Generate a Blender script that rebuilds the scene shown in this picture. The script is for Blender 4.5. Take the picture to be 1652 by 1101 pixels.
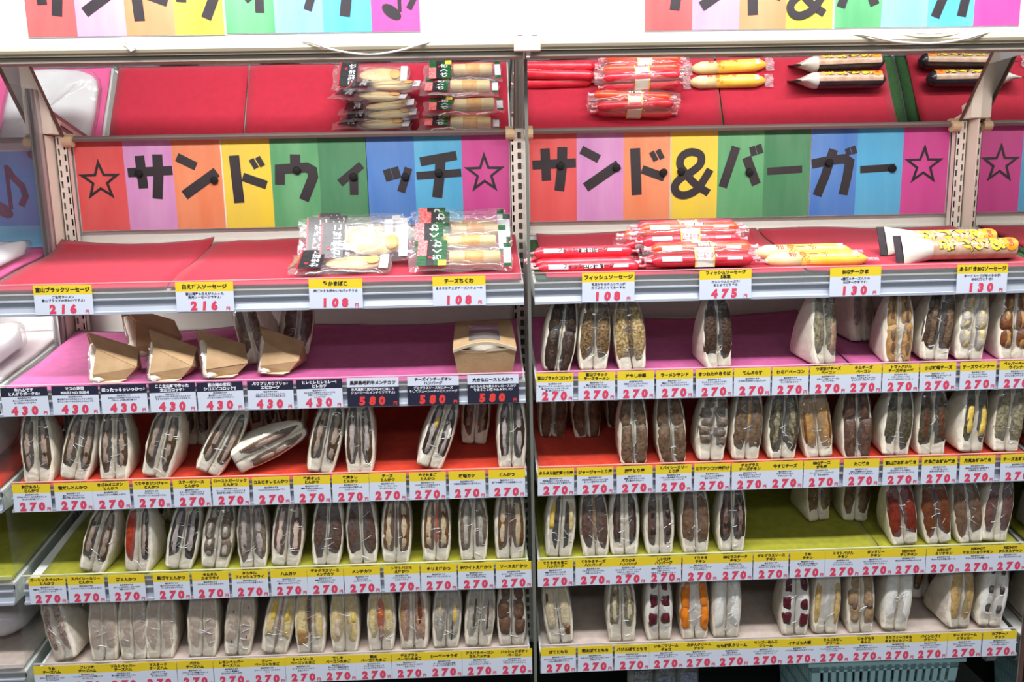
import bpy, bmesh, math, random
from mathutils import Matrix, Vector

# ---------------------------------------------------------------- camera, world, light, exposure
SC = bpy.context.scene
COL = SC.collection
for _o in list(bpy.data.objects):
    bpy.data.objects.remove(_o)

CAM_POS = (-0.0707, -1.328, 1.55)
PITCH, YAW, ROLL = 0.1674, 0.0304, -0.0203
cd = bpy.data.cameras.new('camera')
cd.sensor_width = 36.0
cd.lens = 36.0 * 1285.0 / 1652.0
cd.clip_start = 0.02
cam = bpy.data.objects.new('camera', cd)
COL.objects.link(cam)
fw = Vector((math.sin(YAW) * math.cos(PITCH), math.cos(YAW) * math.cos(PITCH), -math.sin(PITCH)))
rt = Vector((math.cos(YAW), -math.sin(YAW), 0))
up = rt.cross(fw)
r2 = math.cos(ROLL) * rt + math.sin(ROLL) * up
u2 = -math.sin(ROLL) * rt + math.cos(ROLL) * up
mw = Matrix((r2, u2, -fw)).transposed().to_4x4()
mw.translation = CAM_POS
cam.matrix_world = mw
SC.camera = cam

w = bpy.data.worlds.new('shop')
SC.world = w
w.use_nodes = True
bg = w.node_tree.nodes['Background']
bg.inputs[0].default_value = (0.86, 0.93, 1.0, 1)
bg.inputs[1].default_value = 0.20

def area(name, loc, target, sx, sy, power, color=(1, 1, 1)):
    l = bpy.data.lights.new(name, 'AREA')
    l.shape = 'RECTANGLE'
    l.size, l.size_y, l.energy, l.color = sx, sy, power, color
    o = bpy.data.objects.new(name, l)
    COL.objects.link(o)
    o.location = loc
    o.rotation_euler = (Vector(target) - Vector(loc)).to_track_quat('-Z', 'Y').to_euler()
    return o

area('ceiling_tube_row', (0.0, -0.98, 3.20), (0.0, 0.05, 1.15), 4.0, 0.16, 100, (0.97, 0.98, 1.0))
area('aisle_fill', (0.0, -2.9, 2.9), (0.0, 0.0, 1.1), 3.4, 0.25, 15, (0.96, 0.98, 1.0))  # unseen fill light added behind the camera
area('canopy_tube_left', (-0.47, -0.34, 2.14), (-0.47, -0.02, 1.80), 0.62, 0.05, 3.4, (1.0, 0.97, 1.0))
area('canopy_tube_right', (0.50, -0.34, 2.14), (0.50, -0.02, 1.80), 0.70, 0.05, 3.4, (1.0, 0.98, 1.0))
area('canopy_lamp_inside_left', (-0.45, -0.005, 1.80), (-0.45, 0.20, 1.55), 0.75, 0.03, 1.9, (1.0, 0.95, 0.92))
area('canopy_lamp_inside_right', (0.45, -0.005, 1.80), (0.45, 0.20, 1.55), 0.75, 0.03, 1.9, (1.0, 0.95, 0.92))

area('neighbour_shelf_lamp', (-1.00, 0.085, 1.405), (-0.86, 0.11, 1.27), 0.10, 0.06, 1.3, (1.0, 0.97, 0.98))

SC.view_settings.view_transform = 'Standard'
SC.view_settings.look = 'None'
SC.view_settings.gamma = 1.0
SC.view_settings.exposure = 0.0
SC.view_settings.use_curve_mapping = False
SC.cycles.use_denoising = True
SC.cycles.transparent_max_bounces = 32
SC.cycles.max_bounces = 8

# ---------------------------------------------------------------- materials
def lin(c):
    return tuple(((v / 255.0) / 12.92 if v <= 10 else (((v / 255.0) + 0.055) / 1.055) ** 2.4) for v in c)

MATS = {}
def mat(name, c, rough=0.6, metal=0.0, c2=None, scale=40.0, bump=0.0, bscale=None, coat=0.0, sheen=0.0, detail=4.0, contrast=(0.35, 0.65), stretch=None):
    """Principled surface; c2 mixes a second colour in by a noise in object space."""
    if name in MATS:
        return MATS[name]
    m = bpy.data.materials.new(name)
    m.use_nodes = True
    nt = m.node_tree
    b = nt.nodes['Principled BSDF']
    b.inputs['Base Color'].default_value = (*lin(c), 1)
    b.inputs['Roughness'].default_value = rough
    b.inputs['Metallic'].default_value = metal
    b.inputs['Coat Weight'].default_value = coat
    b.inputs['Sheen Weight'].default_value = sheen
    if c2 or bump:
        tc = nt.nodes.new('ShaderNodeTexCoord')
        vec = tc.outputs['Object']
        if stretch:
            mp = nt.nodes.new('ShaderNodeMapping')
            mp.inputs['Scale'].default_value = stretch
            nt.links.new(vec, mp.inputs['Vector'])
            vec = mp.outputs['Vector']
        oi = nt.nodes.new('ShaderNodeObjectInfo')
        ad = nt.nodes.new('ShaderNodeVectorMath')
        sc_ = nt.nodes.new('ShaderNodeVectorMath')
        sc_.operation = 'SCALE'
        sc_.inputs[0].default_value = (1.7, 2.3, 3.1)
        nt.links.new(oi.outputs['Random'], sc_.inputs['Scale'])
        nt.links.new(vec, ad.inputs[0])
        nt.links.new(sc_.outputs[0], ad.inputs[1])
        vec = ad.outputs[0]
    if c2:
        n = nt.nodes.new('ShaderNodeTexNoise')
        n.inputs['Scale'].default_value = scale
        n.inputs['Detail'].default_value = detail
        nt.links.new(vec, n.inputs['Vector'])
        r = nt.nodes.new('ShaderNodeValToRGB')
        r.color_ramp.elements[0].position, r.color_ramp.elements[1].position = contrast
        r.color_ramp.elements[0].color = (*lin(c), 1)
        r.color_ramp.elements[1].color = (*lin(c2), 1)
        nt.links.new(n.outputs['Fac'], r.inputs['Fac'])
        nt.links.new(r.outputs['Color'], b.inputs['Base Color'])
    if bump:
        n2 = nt.nodes.new('ShaderNodeTexNoise')
        n2.inputs['Scale'].default_value = bscale or scale
        n2.inputs['Detail'].default_value = 5
        nt.links.new(vec, n2.inputs['Vector'])
        bp = nt.nodes.new('ShaderNodeBump')
        bp.inputs['Strength'].default_value = bump
        bp.inputs['Distance'].default_value = 0.002
        nt.links.new(n2.outputs['Fac'], bp.inputs['Height'])
        nt.links.new(bp.outputs['Normal'], b.inputs['Normal'])
    MATS[name] = m
    return m

def film(name, tint=(255, 255, 255), gloss=0.10, haze=0.0, scale=38.0, bump=0.6, rough=0.07, stretch=(1, 1, 0.45), edge=0.45):
    """Clear plastic film: transparent, glossy at creases, with a little milky haze."""
    if name in MATS:
        return MATS[name]
    m = bpy.data.materials.new(name)
    m.use_nodes = True
    nt = m.node_tree
    nt.nodes.clear()
    out = nt.nodes.new('ShaderNodeOutputMaterial')
    tr = nt.nodes.new('ShaderNodeBsdfTransparent')
    tr.inputs[0].default_value = (*lin(tint), 1)
    gl = nt.nodes.new('ShaderNodeBsdfGlossy')
    gl.inputs['Roughness'].default_value = rough
    df = nt.nodes.new('ShaderNodeBsdfDiffuse')
    df.inputs[0].default_value = (0.85, 0.86, 0.88, 1)
    m1 = nt.nodes.new('ShaderNodeMixShader')
    m1.inputs[0].default_value = haze
    nt.links.new(tr.outputs[0], m1.inputs[1])
    nt.links.new(df.outputs[0], m1.inputs[2])
    m2 = nt.nodes.new('ShaderNodeMixShader')
    lw = nt.nodes.new('ShaderNodeLayerWeight')
    lw.inputs['Blend'].default_value = 0.12
    mul = nt.nodes.new('ShaderNodeMath')
    mul.operation = 'MULTIPLY_ADD'
    mul.inputs[1].default_value = edge
    mul.inputs[2].default_value = gloss
    mul.use_clamp = True
    nt.links.new(lw.outputs['Fresnel'], mul.inputs[0])
    nt.links.new(mul.outputs[0], m2.inputs[0])
    nt.links.new(m1.outputs[0], m2.inputs[1])
    nt.links.new(gl.outputs[0], m2.inputs[2])
    nt.links.new(m2.outputs[0], out.inputs['Surface'])
    if bump:
        tc = nt.nodes.new('ShaderNodeTexCoord')
        mp = nt.nodes.new('ShaderNodeMapping')
        mp.inputs['Scale'].default_value = stretch
        oi = nt.nodes.new('ShaderNodeObjectInfo')
        sv = nt.nodes.new('ShaderNodeVectorMath')
        sv.operation = 'SCALE'
        sv.inputs[0].default_value = (2.0, 3.0, 1.3)
        nt.links.new(oi.outputs['Random'], sv.inputs['Scale'])
        nt.links.new(sv.outputs[0], mp.inputs['Location'])
        nt.links.new(tc.outputs['Object'], mp.inputs['Vector'])
        n = nt.nodes.new('ShaderNodeTexNoise')
        n.noise_type = 'RIDGED_MULTIFRACTAL'
        n.inputs['Scale'].default_value = scale
        n.inputs['Detail'].default_value = 2.0
        nt.links.new(mp.outputs[0], n.inputs['Vector'])
        bp = nt.nodes.new('ShaderNodeBump')
        bp.inputs['Strength'].default_value = bump
        bp.inputs['Distance'].default_value = 0.004
        nt.links.new(n.outputs['Fac'], bp.inputs['Height'])
        for s in (gl, df):
            nt.links.new(bp.outputs['Normal'], s.inputs['Normal'])
        nt.links.new(bp.outputs['Normal'], lw.inputs['Normal'])
    MATS[name] = m
    return m

def mirror_mat():
    m = mat('mirror_glass', (214, 214, 212), 0.0, 1.0)
    return m

WHITE = mat('white_enamel', (236, 235, 230), 0.45)
HEADER = mat('header_white', (245, 243, 246), 0.5)
CREAM = mat('cream_enamel', (236, 224, 208), 0.5)
PANEL = mat('back_panel_cream', (240, 236, 226), 0.55)
RAIL = mat('silver_rail', (196, 202, 214), 0.28, 0.35)
DARK = mat('dark_slot', (30, 24, 20), 0.9)
BLACKISH = mat('black_green_wall', (16, 22, 19), 0.8)
ALU = mat('aluminium_trim', (150, 142, 142), 0.35, 0.6)
BROWN = mat('brown_edge', (92, 62, 52), 0.6)
TAN = mat('tan_cap', (208, 178, 142), 0.5)
CARDW = mat('card_paper', (210, 216, 230), 0.5)
CARDY = mat('card_yellow', (228, 200, 42), 0.5)
CARDN = mat('card_navy', (34, 34, 56), 0.45)
INK = mat('ink_black', (42, 30, 24), 0.6)
INKN = mat('ink_navy', (34, 34, 70), 0.6)
INKW = mat('ink_white', (236, 236, 244), 0.6)
PINKINK = mat('ink_pink_red', (214, 62, 92), 0.6)
REDINK = mat('ink_red', (222, 60, 56), 0.6)
GUARD = film('clear_guard', gloss=0.05, haze=0.10, bump=0.0, rough=0.05)
GLASS = film('clear_divider', tint=(248, 251, 250), gloss=0.015, haze=0.02, bump=0.0, rough=0.02, edge=0.10)
FILM = film('sandwich_film', gloss=0.09, haze=0.05, scale=55, bump=1.0, rough=0.07, stretch=(0.6, 1.0, 1.25))
CREASE_GLINT = film('film_crease_glint', gloss=0.35, haze=0.75, bump=0.0, rough=0.2)  # crease ridges whitened so the film's glints are put into their colour
FILM2 = film('pouch_film', gloss=0.045, haze=0.06, scale=40, bump=0.7, rough=0.10, stretch=(1, 1, 1))

# ---------------------------------------------------------------- builders
class MB:
    """collects geometry for ONE mesh; each face carries a material slot"""
    def __init__(self):
        self.v, self.f, self.m = [], [], []
    def add(self, verts, faces, mi=0):
        o = len(self.v)
        self.v += [tuple(p) for p in verts]
        self.f += [tuple(i + o for i in q) for q in faces]
        self.m += [mi] * len(faces)
        return self
    def box(self, x0, x1, y0, y1, z0, z1, mi=0):
        v = [(x0, y0, z0), (x1, y0, z0), (x1, y1, z0), (x0, y1, z0), (x0, y0, z1), (x1, y0, z1), (x1, y1, z1), (x0, y1, z1)]
        return self.add(v, [(0, 3, 2, 1), (4, 5, 6, 7), (0, 1, 5, 4), (1, 2, 6, 5), (2, 3, 7, 6), (3, 0, 4, 7)], mi)
    def profile(self, prof, x0, x1, mi=0):
        """closed (y,z) profile swept along x"""
        n = len(prof)
        v = [(x0, y, z) for y, z in prof] + [(x1, y, z) for y, z in prof]
        f = [(i, (i + 1) % n, n + (i + 1) % n, n + i) for i in range(n)]
        f += [tuple(range(n - 1, -1, -1)), tuple(range(n, 2 * n))]
        return self.add(v, f, mi)
    def grid(self, fn, nu, nv, mi=0, close_u=False):
        v = [fn(i / nu, j / nv) for j in range(nv + 1) for i in range(nu + (0 if close_u else 1))]
        c = nu if close_u else nu + 1
        f = []
        for j in range(nv):
            for i in range(nu):
                a, b = j * c + i, j * c + (i + 1) % c
                f.append((a, b, b + c, a + c))
        return self.add(v, f, mi)
    def tube(self, pts, r, n=8, mi=0):
        pts = [Vector(p) for p in pts]
        rings = []
        for k, p in enumerate(pts):
            d = (pts[min(k + 1, len(pts) - 1)] - pts[max(k - 1, 0)]).normalized()
            a = d.orthogonal().normalized() if abs(d.z) > 0.99 else d.cross(Vector((0, 0, 1))).normalized()
            b = d.cross(a)
            rr = r[k] if isinstance(r, (list, tuple)) else r
            rings.append([p + rr * (math.cos(2 * math.pi * i / n) * a + math.sin(2 * math.pi * i / n) * b) for i in range(n)])
        v = [q for ring in rings for q in ring]
        f = [(k * n + i, k * n + (i + 1) % n, (k + 1) * n + (i + 1) % n, (k + 1) * n + i) for k in range(len(pts) - 1) for i in range(n)]
        f += [tuple(range(n - 1, -1, -1)), tuple(range((len(pts) - 1) * n, len(pts) * n))]
        return self.add(v, f, mi)
    def mesh(self, name, mats, smooth=False):
        me = bpy.data.meshes.new(name)
        me.from_pydata(self.v, [], self.f)
        for m in (mats if isinstance(mats, (list, tuple)) else [mats]):
            me.materials.append(m)
        for p, mi in zip(me.polygons, self.m):
            p.material_index = mi
            p.use_smooth = smooth
        me.update()
        bm = bmesh.new()
        bm.from_mesh(me)
        bmesh.ops.recalc_face_normals(bm, faces=bm.faces)
        bm.to_mesh(me)
        bm.free()
        return me
    def build(self, name, mats, parent=None, smooth=False, loc=None, rot=None):
        return put(name, self.mesh(name, mats, smooth), parent, loc, rot)

def put(name, me, parent=None, loc=None, rot=None):
    o = bpy.data.objects.new(name, me)
    COL.objects.link(o)
    if parent:
        o.parent = parent
    if loc is not None:
        o.location = loc
    if rot is not None:
        o.rotation_euler = rot
    return o

def thing(name, label, cat, loc=(0, 0, 0), rot=(0, 0, 0), group=None):
    o = bpy.data.objects.new(name, None)
    o.empty_display_size = 0.02
    COL.objects.link(o)
    o.location, o.rotation_euler = loc, rot
    return tag(o, label, cat, group)

def tag(o, label, cat, group=None):
    o['label'], o['category'] = label, cat
    if group:
        o['group'] = group
    return o

def structure(o):
    o['kind'] = 'structure'
    return o

TEXTS = {}
def text_mesh(body, size, bold=0.0, m=None, align='CENTER', line=1.0, shear=0.0, maxw=None, res=2, spacing=1.0):
    """flat lettering in the XY plane, centred on x; baseline of the first line at y=0"""
    key = (body, round(size, 5), bold, m.name, align, line, shear, maxw, spacing)
    if key in TEXTS:
        return TEXTS[key]
    c = bpy.data.curves.new('lettering', 'FONT')
    c.body, c.size, c.offset, c.resolution_u = body, 1.0, bold, res
    c.align_x, c.space_line, c.shear, c.space_character = align, line, shear, spacing
    o = bpy.data.objects.new('lettering', c)
    COL.objects.link(o)
    dg = bpy.context.evaluated_depsgraph_get()
    me = bpy.data.meshes.new_from_object(o.evaluated_get(dg))
    bpy.data.objects.remove(o)
    bpy.data.curves.remove(c)
    xs = [v.co.x for v in me.vertices] or [0]
    sx = size
    if maxw and (max(xs) - min(xs)) * size > maxw:
        sx = maxw / (max(xs) - min(xs))
    me.transform(Matrix.Diagonal((sx, size, size, 1)))
    me.materials.clear()
    me.materials.append(m)
    TEXTS[key] = me
    return me
UPRIGHT = (math.pi / 2, 0, 0)          # XY lettering -> stands in XZ, faces -y

TILT = math.atan(0.218)
Z0 = [None, 1.3873, 1.2188, 1.0501, 0.8805, 0.7129]      # lower edge of each price rail, top shelf first
def floor_z(s, y):
    return Z0[s] + 0.041 + 0.218 * y
BAYS = {'left': (-0.891, -0.009), 'right': (0.009, 0.891)}
SHELF_NAME = {1: 'red', 2: 'pink', 3: 'orange', 4: 'olive', 5: 'grey'}

# ---------------------------------------------------------------- the room behind and under the case
structure(MB().box(-3.0, 3.0, -4.0, 0.60, -0.02, 0.0).build('floor', mat('floor_grey', (120, 118, 112), 0.5)))
structure(MB().box(-3.0, 3.0, 0.60, 0.64, 0.0, 2.6).build('wall_back', mat('wall_paint', (205, 200, 192), 0.8)))

# ---------------------------------------------------------------- refrigerated case
case = thing('refrigerated_case', 'cream open-front refrigerated display case with two bays of sandwich shelves', 'display case', (0, 0, 0))
b = MB()
for x0, x1 in ((-0.893, -0.002), (0.002, 0.893)):
    b.box(x0, x1, 0.296, 0.31, 0.60, 1.90)
    b.box(x0, x1, 0.2945, 0.296, 1.512, 1.517)          # ledge below the banner
    b.box(x0, x1, 0.2935, 0.296, 1.492, 1.497)
b.build('back_panel', PANEL, case)
MB().box(-1.6, 1.2, 0.24, 0.31, 0.02, 0.60).build('lower_panel', BLACKISH, case)
MB().box(-1.6, 1.2, -0.04, 0.24, 0.40, 0.44).build('well_floor', BLACKISH, case)
b = MB()
b.box(-1.6, 1.2, -0.05, -0.035, 1.795, 2.35)
b.box(-1.6, 1.2, -0.035, 0.31, 2.33, 2.35)
b.build('canopy_panel', HEADER, case)
# rounded cream rail along the bottom of the canopy, one length per bay
for x0, x1 in ((-1.6, -0.006), (0.006, 1.2)):
    b = MB()
    b.profile([(-0.050, 1.8015), (-0.056, 1.8005), (-0.060, 1.797), (-0.0615, 1.793), (-0.060, 1.789), (-0.0575, 1.787), (-0.0575, 1.785), (-0.040, 1.785), (-0.040, 1.8015)], x0, x1)
    b.build('canopy_rail', mat('rail_cream', (176, 164, 140), 0.45), case, smooth=False)
    MB().profile([(-0.053, 1.7845), (-0.053, 1.7765), (-0.030, 1.7765), (-0.030, 1.7845)], x0, x1).build('canopy_underlip', mat('underlip_grey', (150, 140, 126), 0.5), case)
MB().box(-0.020, 0.020, -0.066, -0.050, 1.783, 1.8035).build('rail_joint', CREAM, case)
for x in (-0.010, 0.012):
    MB().box(x - 0.004, x + 0.004, -0.0535, -0.050, 1.8045, 1.8085).build('rail_clip', ALU, case)
MB().box(-0.0008, 0.0008, -0.0506, -0.0498, 1.81, 2.33).build('canopy_seam', mat('seam_grey', (180, 176, 186), 0.6), case)
# end posts
for s in (-1, 1):
    MB().box(s * 0.9 - 0.006, s * 0.9 + 0.006, 0.240, 0.312, 0.60, 1.70).build('end_post', CREAM, case)
    MB().box(s * 0.9 - 0.024, s * 0.9 + 0.024, 0.236, 0.312, 1.702, 2.33).build('post_head', CREAM, case)

def upright(xc, cols, wdt, z0, z1, yf):
    """perforated steel upright: real slots cut through the plate, dark channel behind"""
    b = MB()
    edges = sorted({xc - wdt / 2, xc + wdt / 2} | {xc + c[0] - c[1] / 2 for c in cols} | {xc + c[0] + c[1] / 2 for c in cols})
    for a, e in zip(edges[:-1], edges[1:]):
        mid = (a + e) / 2 - xc
        col = next((c for c in cols if abs(mid - c[0]) < c[1] / 2), None)
        if col is None:
            b.box(a, e, yf, yf + 0.0015, z0, z1)
        else:
            _, _, h, pitch, off = col
            z = z0
            k = math.floor((z0 - off) / pitch)
            while z < z1:
                s0 = off + k * pitch
                top = min(s0, z1)
                if top > z:
                    b.box(a, e, yf, yf + 0.0015, z, top)
                z = max(z, s0 + h)
                k += 1
    b.box(xc - wdt / 2, xc - wdt / 2 + 0.001, yf, yf + 0.014, z0, z1)
    b.box(xc + wdt / 2 - 0.001, xc + wdt / 2, yf, yf + 0.014, z0, z1)
    b.box(xc - wdt / 2 + 0.001, xc + wdt / 2 - 0.001, yf + 0.011, yf + 0.014, z0, z1, 1)
    return b.build('upright', [mat('upright_steel', (236, 228, 216), 0.45), DARK], case)
upright(0.0, [(-0.0135, 0.0034, 0.0135, 0.0195, 1.50), (0.0, 0.0075, 0.0125, 0.0195, 1.505), (0.0135, 0.0034, 0.0135, 0.0195, 1.51)], 0.036, 0.62, 1.70, 0.272)
upright(-0.8800, [(-0.0055, 0.0036, 0.0125, 0.0205, 1.50), (0.0055, 0.0036, 0.0125, 0.0205, 1.51)], 0.0215, 0.62, 1.70, 0.270)
upright(0.8800, [(-0.0055, 0.0036, 0.0125, 0.0205, 1.51), (0.0055, 0.0036, 0.0125, 0.0205, 1.50)], 0.0215, 0.62, 1.70, 0.270)

# glass dividers and the mirrored right end
d = thing('glass_divider', 'clear upright glass divider between the left and right bays', 'glass panel', (0, 0, 0.6), group=None)
MB().box(-0.003, 0.003, -0.006, 0.255, 0.0, 1.18).build('pane', GLASS, d)
MB().box(-0.0026, 0.0026, -0.0085, -0.005, 0.0, 1.18).build('edge_strip', mat('glass_edge', (112, 112, 104), 0.3), d)
d = thing('glass_side_panel', 'clear glass end panel at left edge, neighbouring bay seen through it', 'glass panel', (-0.9, 0, 0.6))
MB().box(-0.003, 0.003, -0.004, 0.214, 0.0, 1.18).build('pane', GLASS, d)
for k, (y0, y1, xo) in enumerate(((0.214, 0.221, 0.006), (0.2225, 0.231, 0.0075), (0.2325, 0.240, 0.006))):
    MB().box(-xo, xo, y0, y1, 0.0, 1.18).build('trim_strip', ALU if k != 1 else mat('trim_light', (196, 186, 186), 0.35, 0.4), d)
d = thing('mirror_end_panel', 'tall mirror panel closing the right end of the case', 'mirror', (0.9, 0, 0.6))
MB().box(-0.0045, -0.001, -0.004, 0.250, 0.0, 1.20).build('mirror_glass', mirror_mat(), d)
MB().box(-0.001, 0.005, -0.006, 0.252, 0.0, 1.20).build('backing', BROWN, d)

# tilted mirrors above the banner, showing the top shelf from above
MA = math.radians(37.5)
for side, (x0, x1) in (('left', (-0.872, -0.010)), ('right', (0.010, 0.872)), ('far left', (-1.60, -0.928))):
    lab = {'left': 'long tilted mirror above the left banner reflecting the red shelf', 'right': 'long tilted mirror above the right banner reflecting the red shelf', 'far left': 'tilted mirror of neighbouring bay, behind the glass at far left'}[side]
    t = thing('tilted_mirror', lab, 'mirror', ((x0 + x1) / 2, 0.268, 1.697), (MA, 0, 0), 'tilted mirrors above the banners')
    hw = (x1 - x0) / 2
    MB().box(-hw, hw, -0.001, 0.003, 0.0, 0.215).build('mirror_glass', mirror_mat(), t)
    MB().box(-hw, hw, -0.006, 0.004, -0.006, 0.0).build('bottom_frame', mat('frame_grey', (120, 104, 100), 0.5), t)
    for s in (-1, 1):
        MB().box(s * hw - 0.0012, s * hw + 0.0012, -0.004, 0.005, -0.006, 0.216).build('end_frame', BROWN, t)
        cb = MB()
        cb.profile([(0.010 * math.cos(a), 0.010 * math.sin(a)) for a in [k * math.pi / 6 for k in range(12)]], -0.0085, 0.0085)
        cb.build('end_cap', TAN, t, loc=(s * (hw - 0.008), -0.006, -0.006))

# ---------------------------------------------------------------- shelves
def shelf(s, bay, x0, x1, neighbour=False):
    z0 = Z0[s]
    nm = SHELF_NAME[s]
    if neighbour:
        lab = f'sloping metal shelf of the neighbouring bay, level with the {nm} shelf'
    else:
        lab = f'sloping white metal shelf under the {nm} cloth in the {bay} bay'
    t = thing('sloping_shelf', lab, 'shelf', ((x0 + x1) / 2, 0, z0), group='tiers of sloping shelves')
    hw = (x1 - x0) / 2
    pan = MB()
    pan.profile([(0.004, 0.030), (0.266, 0.030 + 0.262 * 0.218), (0.266, 0.046 + 0.262 * 0.218), (0.262, 0.046 + 0.262 * 0.218), (0.262, 0.036 + 0.258 * 0.218), (0.004, 0.036)], -hw, hw)
    pan.build('shelf_pan', WHITE, t)
    rail = MB()
    rail.profile([(0.004, 0.0), (-0.0050, 0.0), (-0.0050, 0.0042), (-0.0015, 0.0052), (0.0006, 0.012), (0.0, 0.0215), (-0.0040, 0.0232), (-0.0040, 0.0254), (0.0, 0.0262), (0.004, 0.0262)], -hw, hw)
    rail.build('price_rail', RAIL, t)
    MB().box(-hw, hw, 0.0015, 0.004, 0.0262, 0.034).build('dark_gasket', mat('gasket', (58, 62, 58), 0.7), t)
    MB().box(-hw, hw, -0.0012, 0.0004, 0.026, 0.0515).build('clear_guard', GUARD, t)
    MB().box(-hw, hw, -0.0020, 0.0008, 0.0515, 0.0530).build('guard_edge', {1: mat('guard_glow_red', (246, 178, 190), 0.2), 2: mat('guard_glow_pink', (250, 196, 212), 0.2), 3: mat('guard_glow_orange', (246, 176, 158), 0.2), 4: mat('guard_glow_olive', (222, 220, 178), 0.2), 5: mat('guard_glow_grey', (198, 190, 184), 0.2)}[s], t)  # clear edge; the cloth's glow in it is put into its colour
    for sx in (-1, 1):
        MB().profile([(0.006, 0.0), (0.006, 0.034), (0.255, 0.034 + 0.249 * 0.218), (0.262, 0.04), (0.255, 0.03), (0.10, 0.004)], sx * (hw - 0.003) - 0.001, sx * (hw - 0.003) + 0.001).build('bracket', WHITE, t)
    return t
for s in range(1, 6):
    for bay, (x0, x1) in BAYS.items():
        shelf(s, bay, x0, x1)
    shelf(s, 'far', -1.60, -0.909, True)
t5 = [o for o in bpy.data.objects if o.name.startswith('sloping_shelf') and 'grey cloth in the right' in o['label']][0]
for x in (0.7525 - 0.45, 0.868 - 0.45):
    MB().profile([(0.03, 0.002), (0.03, -0.028), (0.034, -0.034), (0.05, -0.034), (0.12, 0.015), (0.12, 0.02)], x - 0.009, x + 0.009).build('support_arm', mat('arm_grey', (150, 152, 150), 0.5), t5)

# ---------------------------------------------------------------- felt cloths on the shelves
FELT = {1: mat('felt_red', (174, 26, 52), 0.95, c2=(167, 24, 49), scale=60, bump=0.35, bscale=900, sheen=0.15),
        2: mat('felt_pink', (182, 78, 132), 0.95, c2=(170, 70, 124), scale=60, bump=0.35, bscale=900, sheen=0.15),
        3: mat('felt_orange', (200, 52, 20), 0.95, c2=(182, 42, 16), scale=60, bump=0.35, bscale=900, sheen=0.1),
        4: mat('felt_olive', (162, 160, 40), 0.95, c2=(146, 146, 34), scale=60, bump=0.35, bscale=900, sheen=0.1),
        5: mat('felt_grey', (194, 176, 164), 0.95, c2=(180, 163, 152), scale=60, bump=0.35, bscale=900, sheen=0.1),
        'turf': mat('turf_green', (52, 96, 48), 1.0, c2=(28, 62, 30), scale=420, bump=0.8, bscale=700),
        'white': mat('felt_white', (236, 226, 226), 0.9, c2=(226, 212, 216), scale=20)}
def cloth(s, x0, x1, label, y0=0.004, y1=0.262, lift=0.0, th=0.0045, seed=0, wav=0.006, m=None, curl=0.006, name='felt_cloth', tab=None):
    R = random.Random(seed)
    ph = [R.uniform(0, 6.28) for _ in range(6)]
    nx, ny = max(8, int((x1 - x0) / 0.02)), 16
    def P(u, v, top):
        x = x0 + (x1 - x0) * u
        back = y1 + wav * (math.sin(9 * x + ph[0]) * 0.6 + math.sin(31 * x + ph[1]) * 0.3)
        if tab and abs(x - tab) < 0.035:
            back += 0.012 * (1 - abs(x - tab) / 0.035)
        y = y0 + (back - y0) * v
        z = floor_z(s, y) - 0.0025 + lift + 0.0006 * math.sin(23 * x + 17 * y + ph[2])
        if v > 0.8:
            z += curl * ((v - 0.8) / 0.2) ** 2 * (1 + 0.5 * math.sin(13 * x + ph[3]))
        edge = min(u, 1 - u)
        z += 0.0012 * max(0, 1 - edge * 14) * (1 + math.sin(40 * y + ph[4]))
        if top:
            z += th * (0.35 if v < 0.001 or v > 0.999 else 1)
        return (x, y, z)
    b = MB()
    b.grid(lambda u, v: P(u, v, True), nx, ny)
    b.grid(lambda u, v: P(u, v, False), nx, ny)
    n = (nx + 1) * (ny + 1)
    def q(a, c):
        b.f.append((a, c, c + n, a + n)); b.m.append(0)
    for i in range(nx):
        q(i, i + 1); q(ny * (nx + 1) + i, ny * (nx + 1) + i + 1)
    for j in range(ny):
        q(j * (nx + 1), (j + 1) * (nx + 1)); q(j * (nx + 1) + nx, (j + 1) * (nx + 1) + nx)
    o = b.build(name, m or FELT[s], smooth=True)
    return tag(o, label, 'cloth' if name != 'turf_mat' else 'mat', 'cloths lining the shelves' if name != 'turf_mat' else None)
cloth(1, -0.893, -0.602, 'red felt cloth at the left end of the left top shelf', seed=1, wav=0.008, curl=0.014, th=0.007)
cloth(1, -0.598, -0.012, 'long red felt cloth under the fish cake packs on the left top shelf', seed=2, curl=0.008, tab=-0.555, th=0.006, lift=0.0008)
cloth(1, 0.030, 0.470, 'red felt cloth under the fish sausages on the right top shelf', seed=3, curl=0.010, th=0.005, lift=0.003, tab=0.455)
cloth(1, 0.474, 0.868, 'red felt cloth under the cheese sticks on the right top shelf', seed=4, curl=0.007, th=0.005, lift=0.003)
cloth(1, 0.012, 0.8925, 'green artificial turf mat peeking out under the red cloths', y0=0.004, y1=0.258, seed=5, curl=0.0, th=0.003, m=FELT['turf'], name='turf_mat', wav=0.002)
cloth(2, -0.885, -0.013, 'pink felt cloth under the kraft packs in the left bay', seed=6, curl=0.008)
cloth(2, 0.013, 0.560, 'pink felt cloth on the left part of the right bay shelf', seed=7, curl=0.008)
cloth(2, 0.563, 0.885, 'pink felt cloth on the right part of the right bay shelf', seed=8, curl=0.008)
cloth(3, -0.885, -0.013, 'orange felt cloth under the cutlet sandwiches in the left bay', seed=9)
cloth(3, 0.013, 0.885, 'orange felt cloth under the chicken sandwiches in the right bay', seed=10)
cloth(4, -0.868, -0.013, 'olive felt cloth under the sandwiches in the left bay', seed=11)
cloth(4, 0.013, 0.628, 'olive felt cloth left of the seam in the right bay', seed=12)
cloth(4, 0.631, 0.885, 'olive felt cloth right of the seam in the right bay', seed=13)
cloth(5, -0.880, -0.013, 'grey felt cloth on the bottom shelf of the left bay', seed=14)
cloth(5, 0.013, 0.870, 'grey felt cloth on the bottom shelf of the right bay', seed=15)
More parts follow.
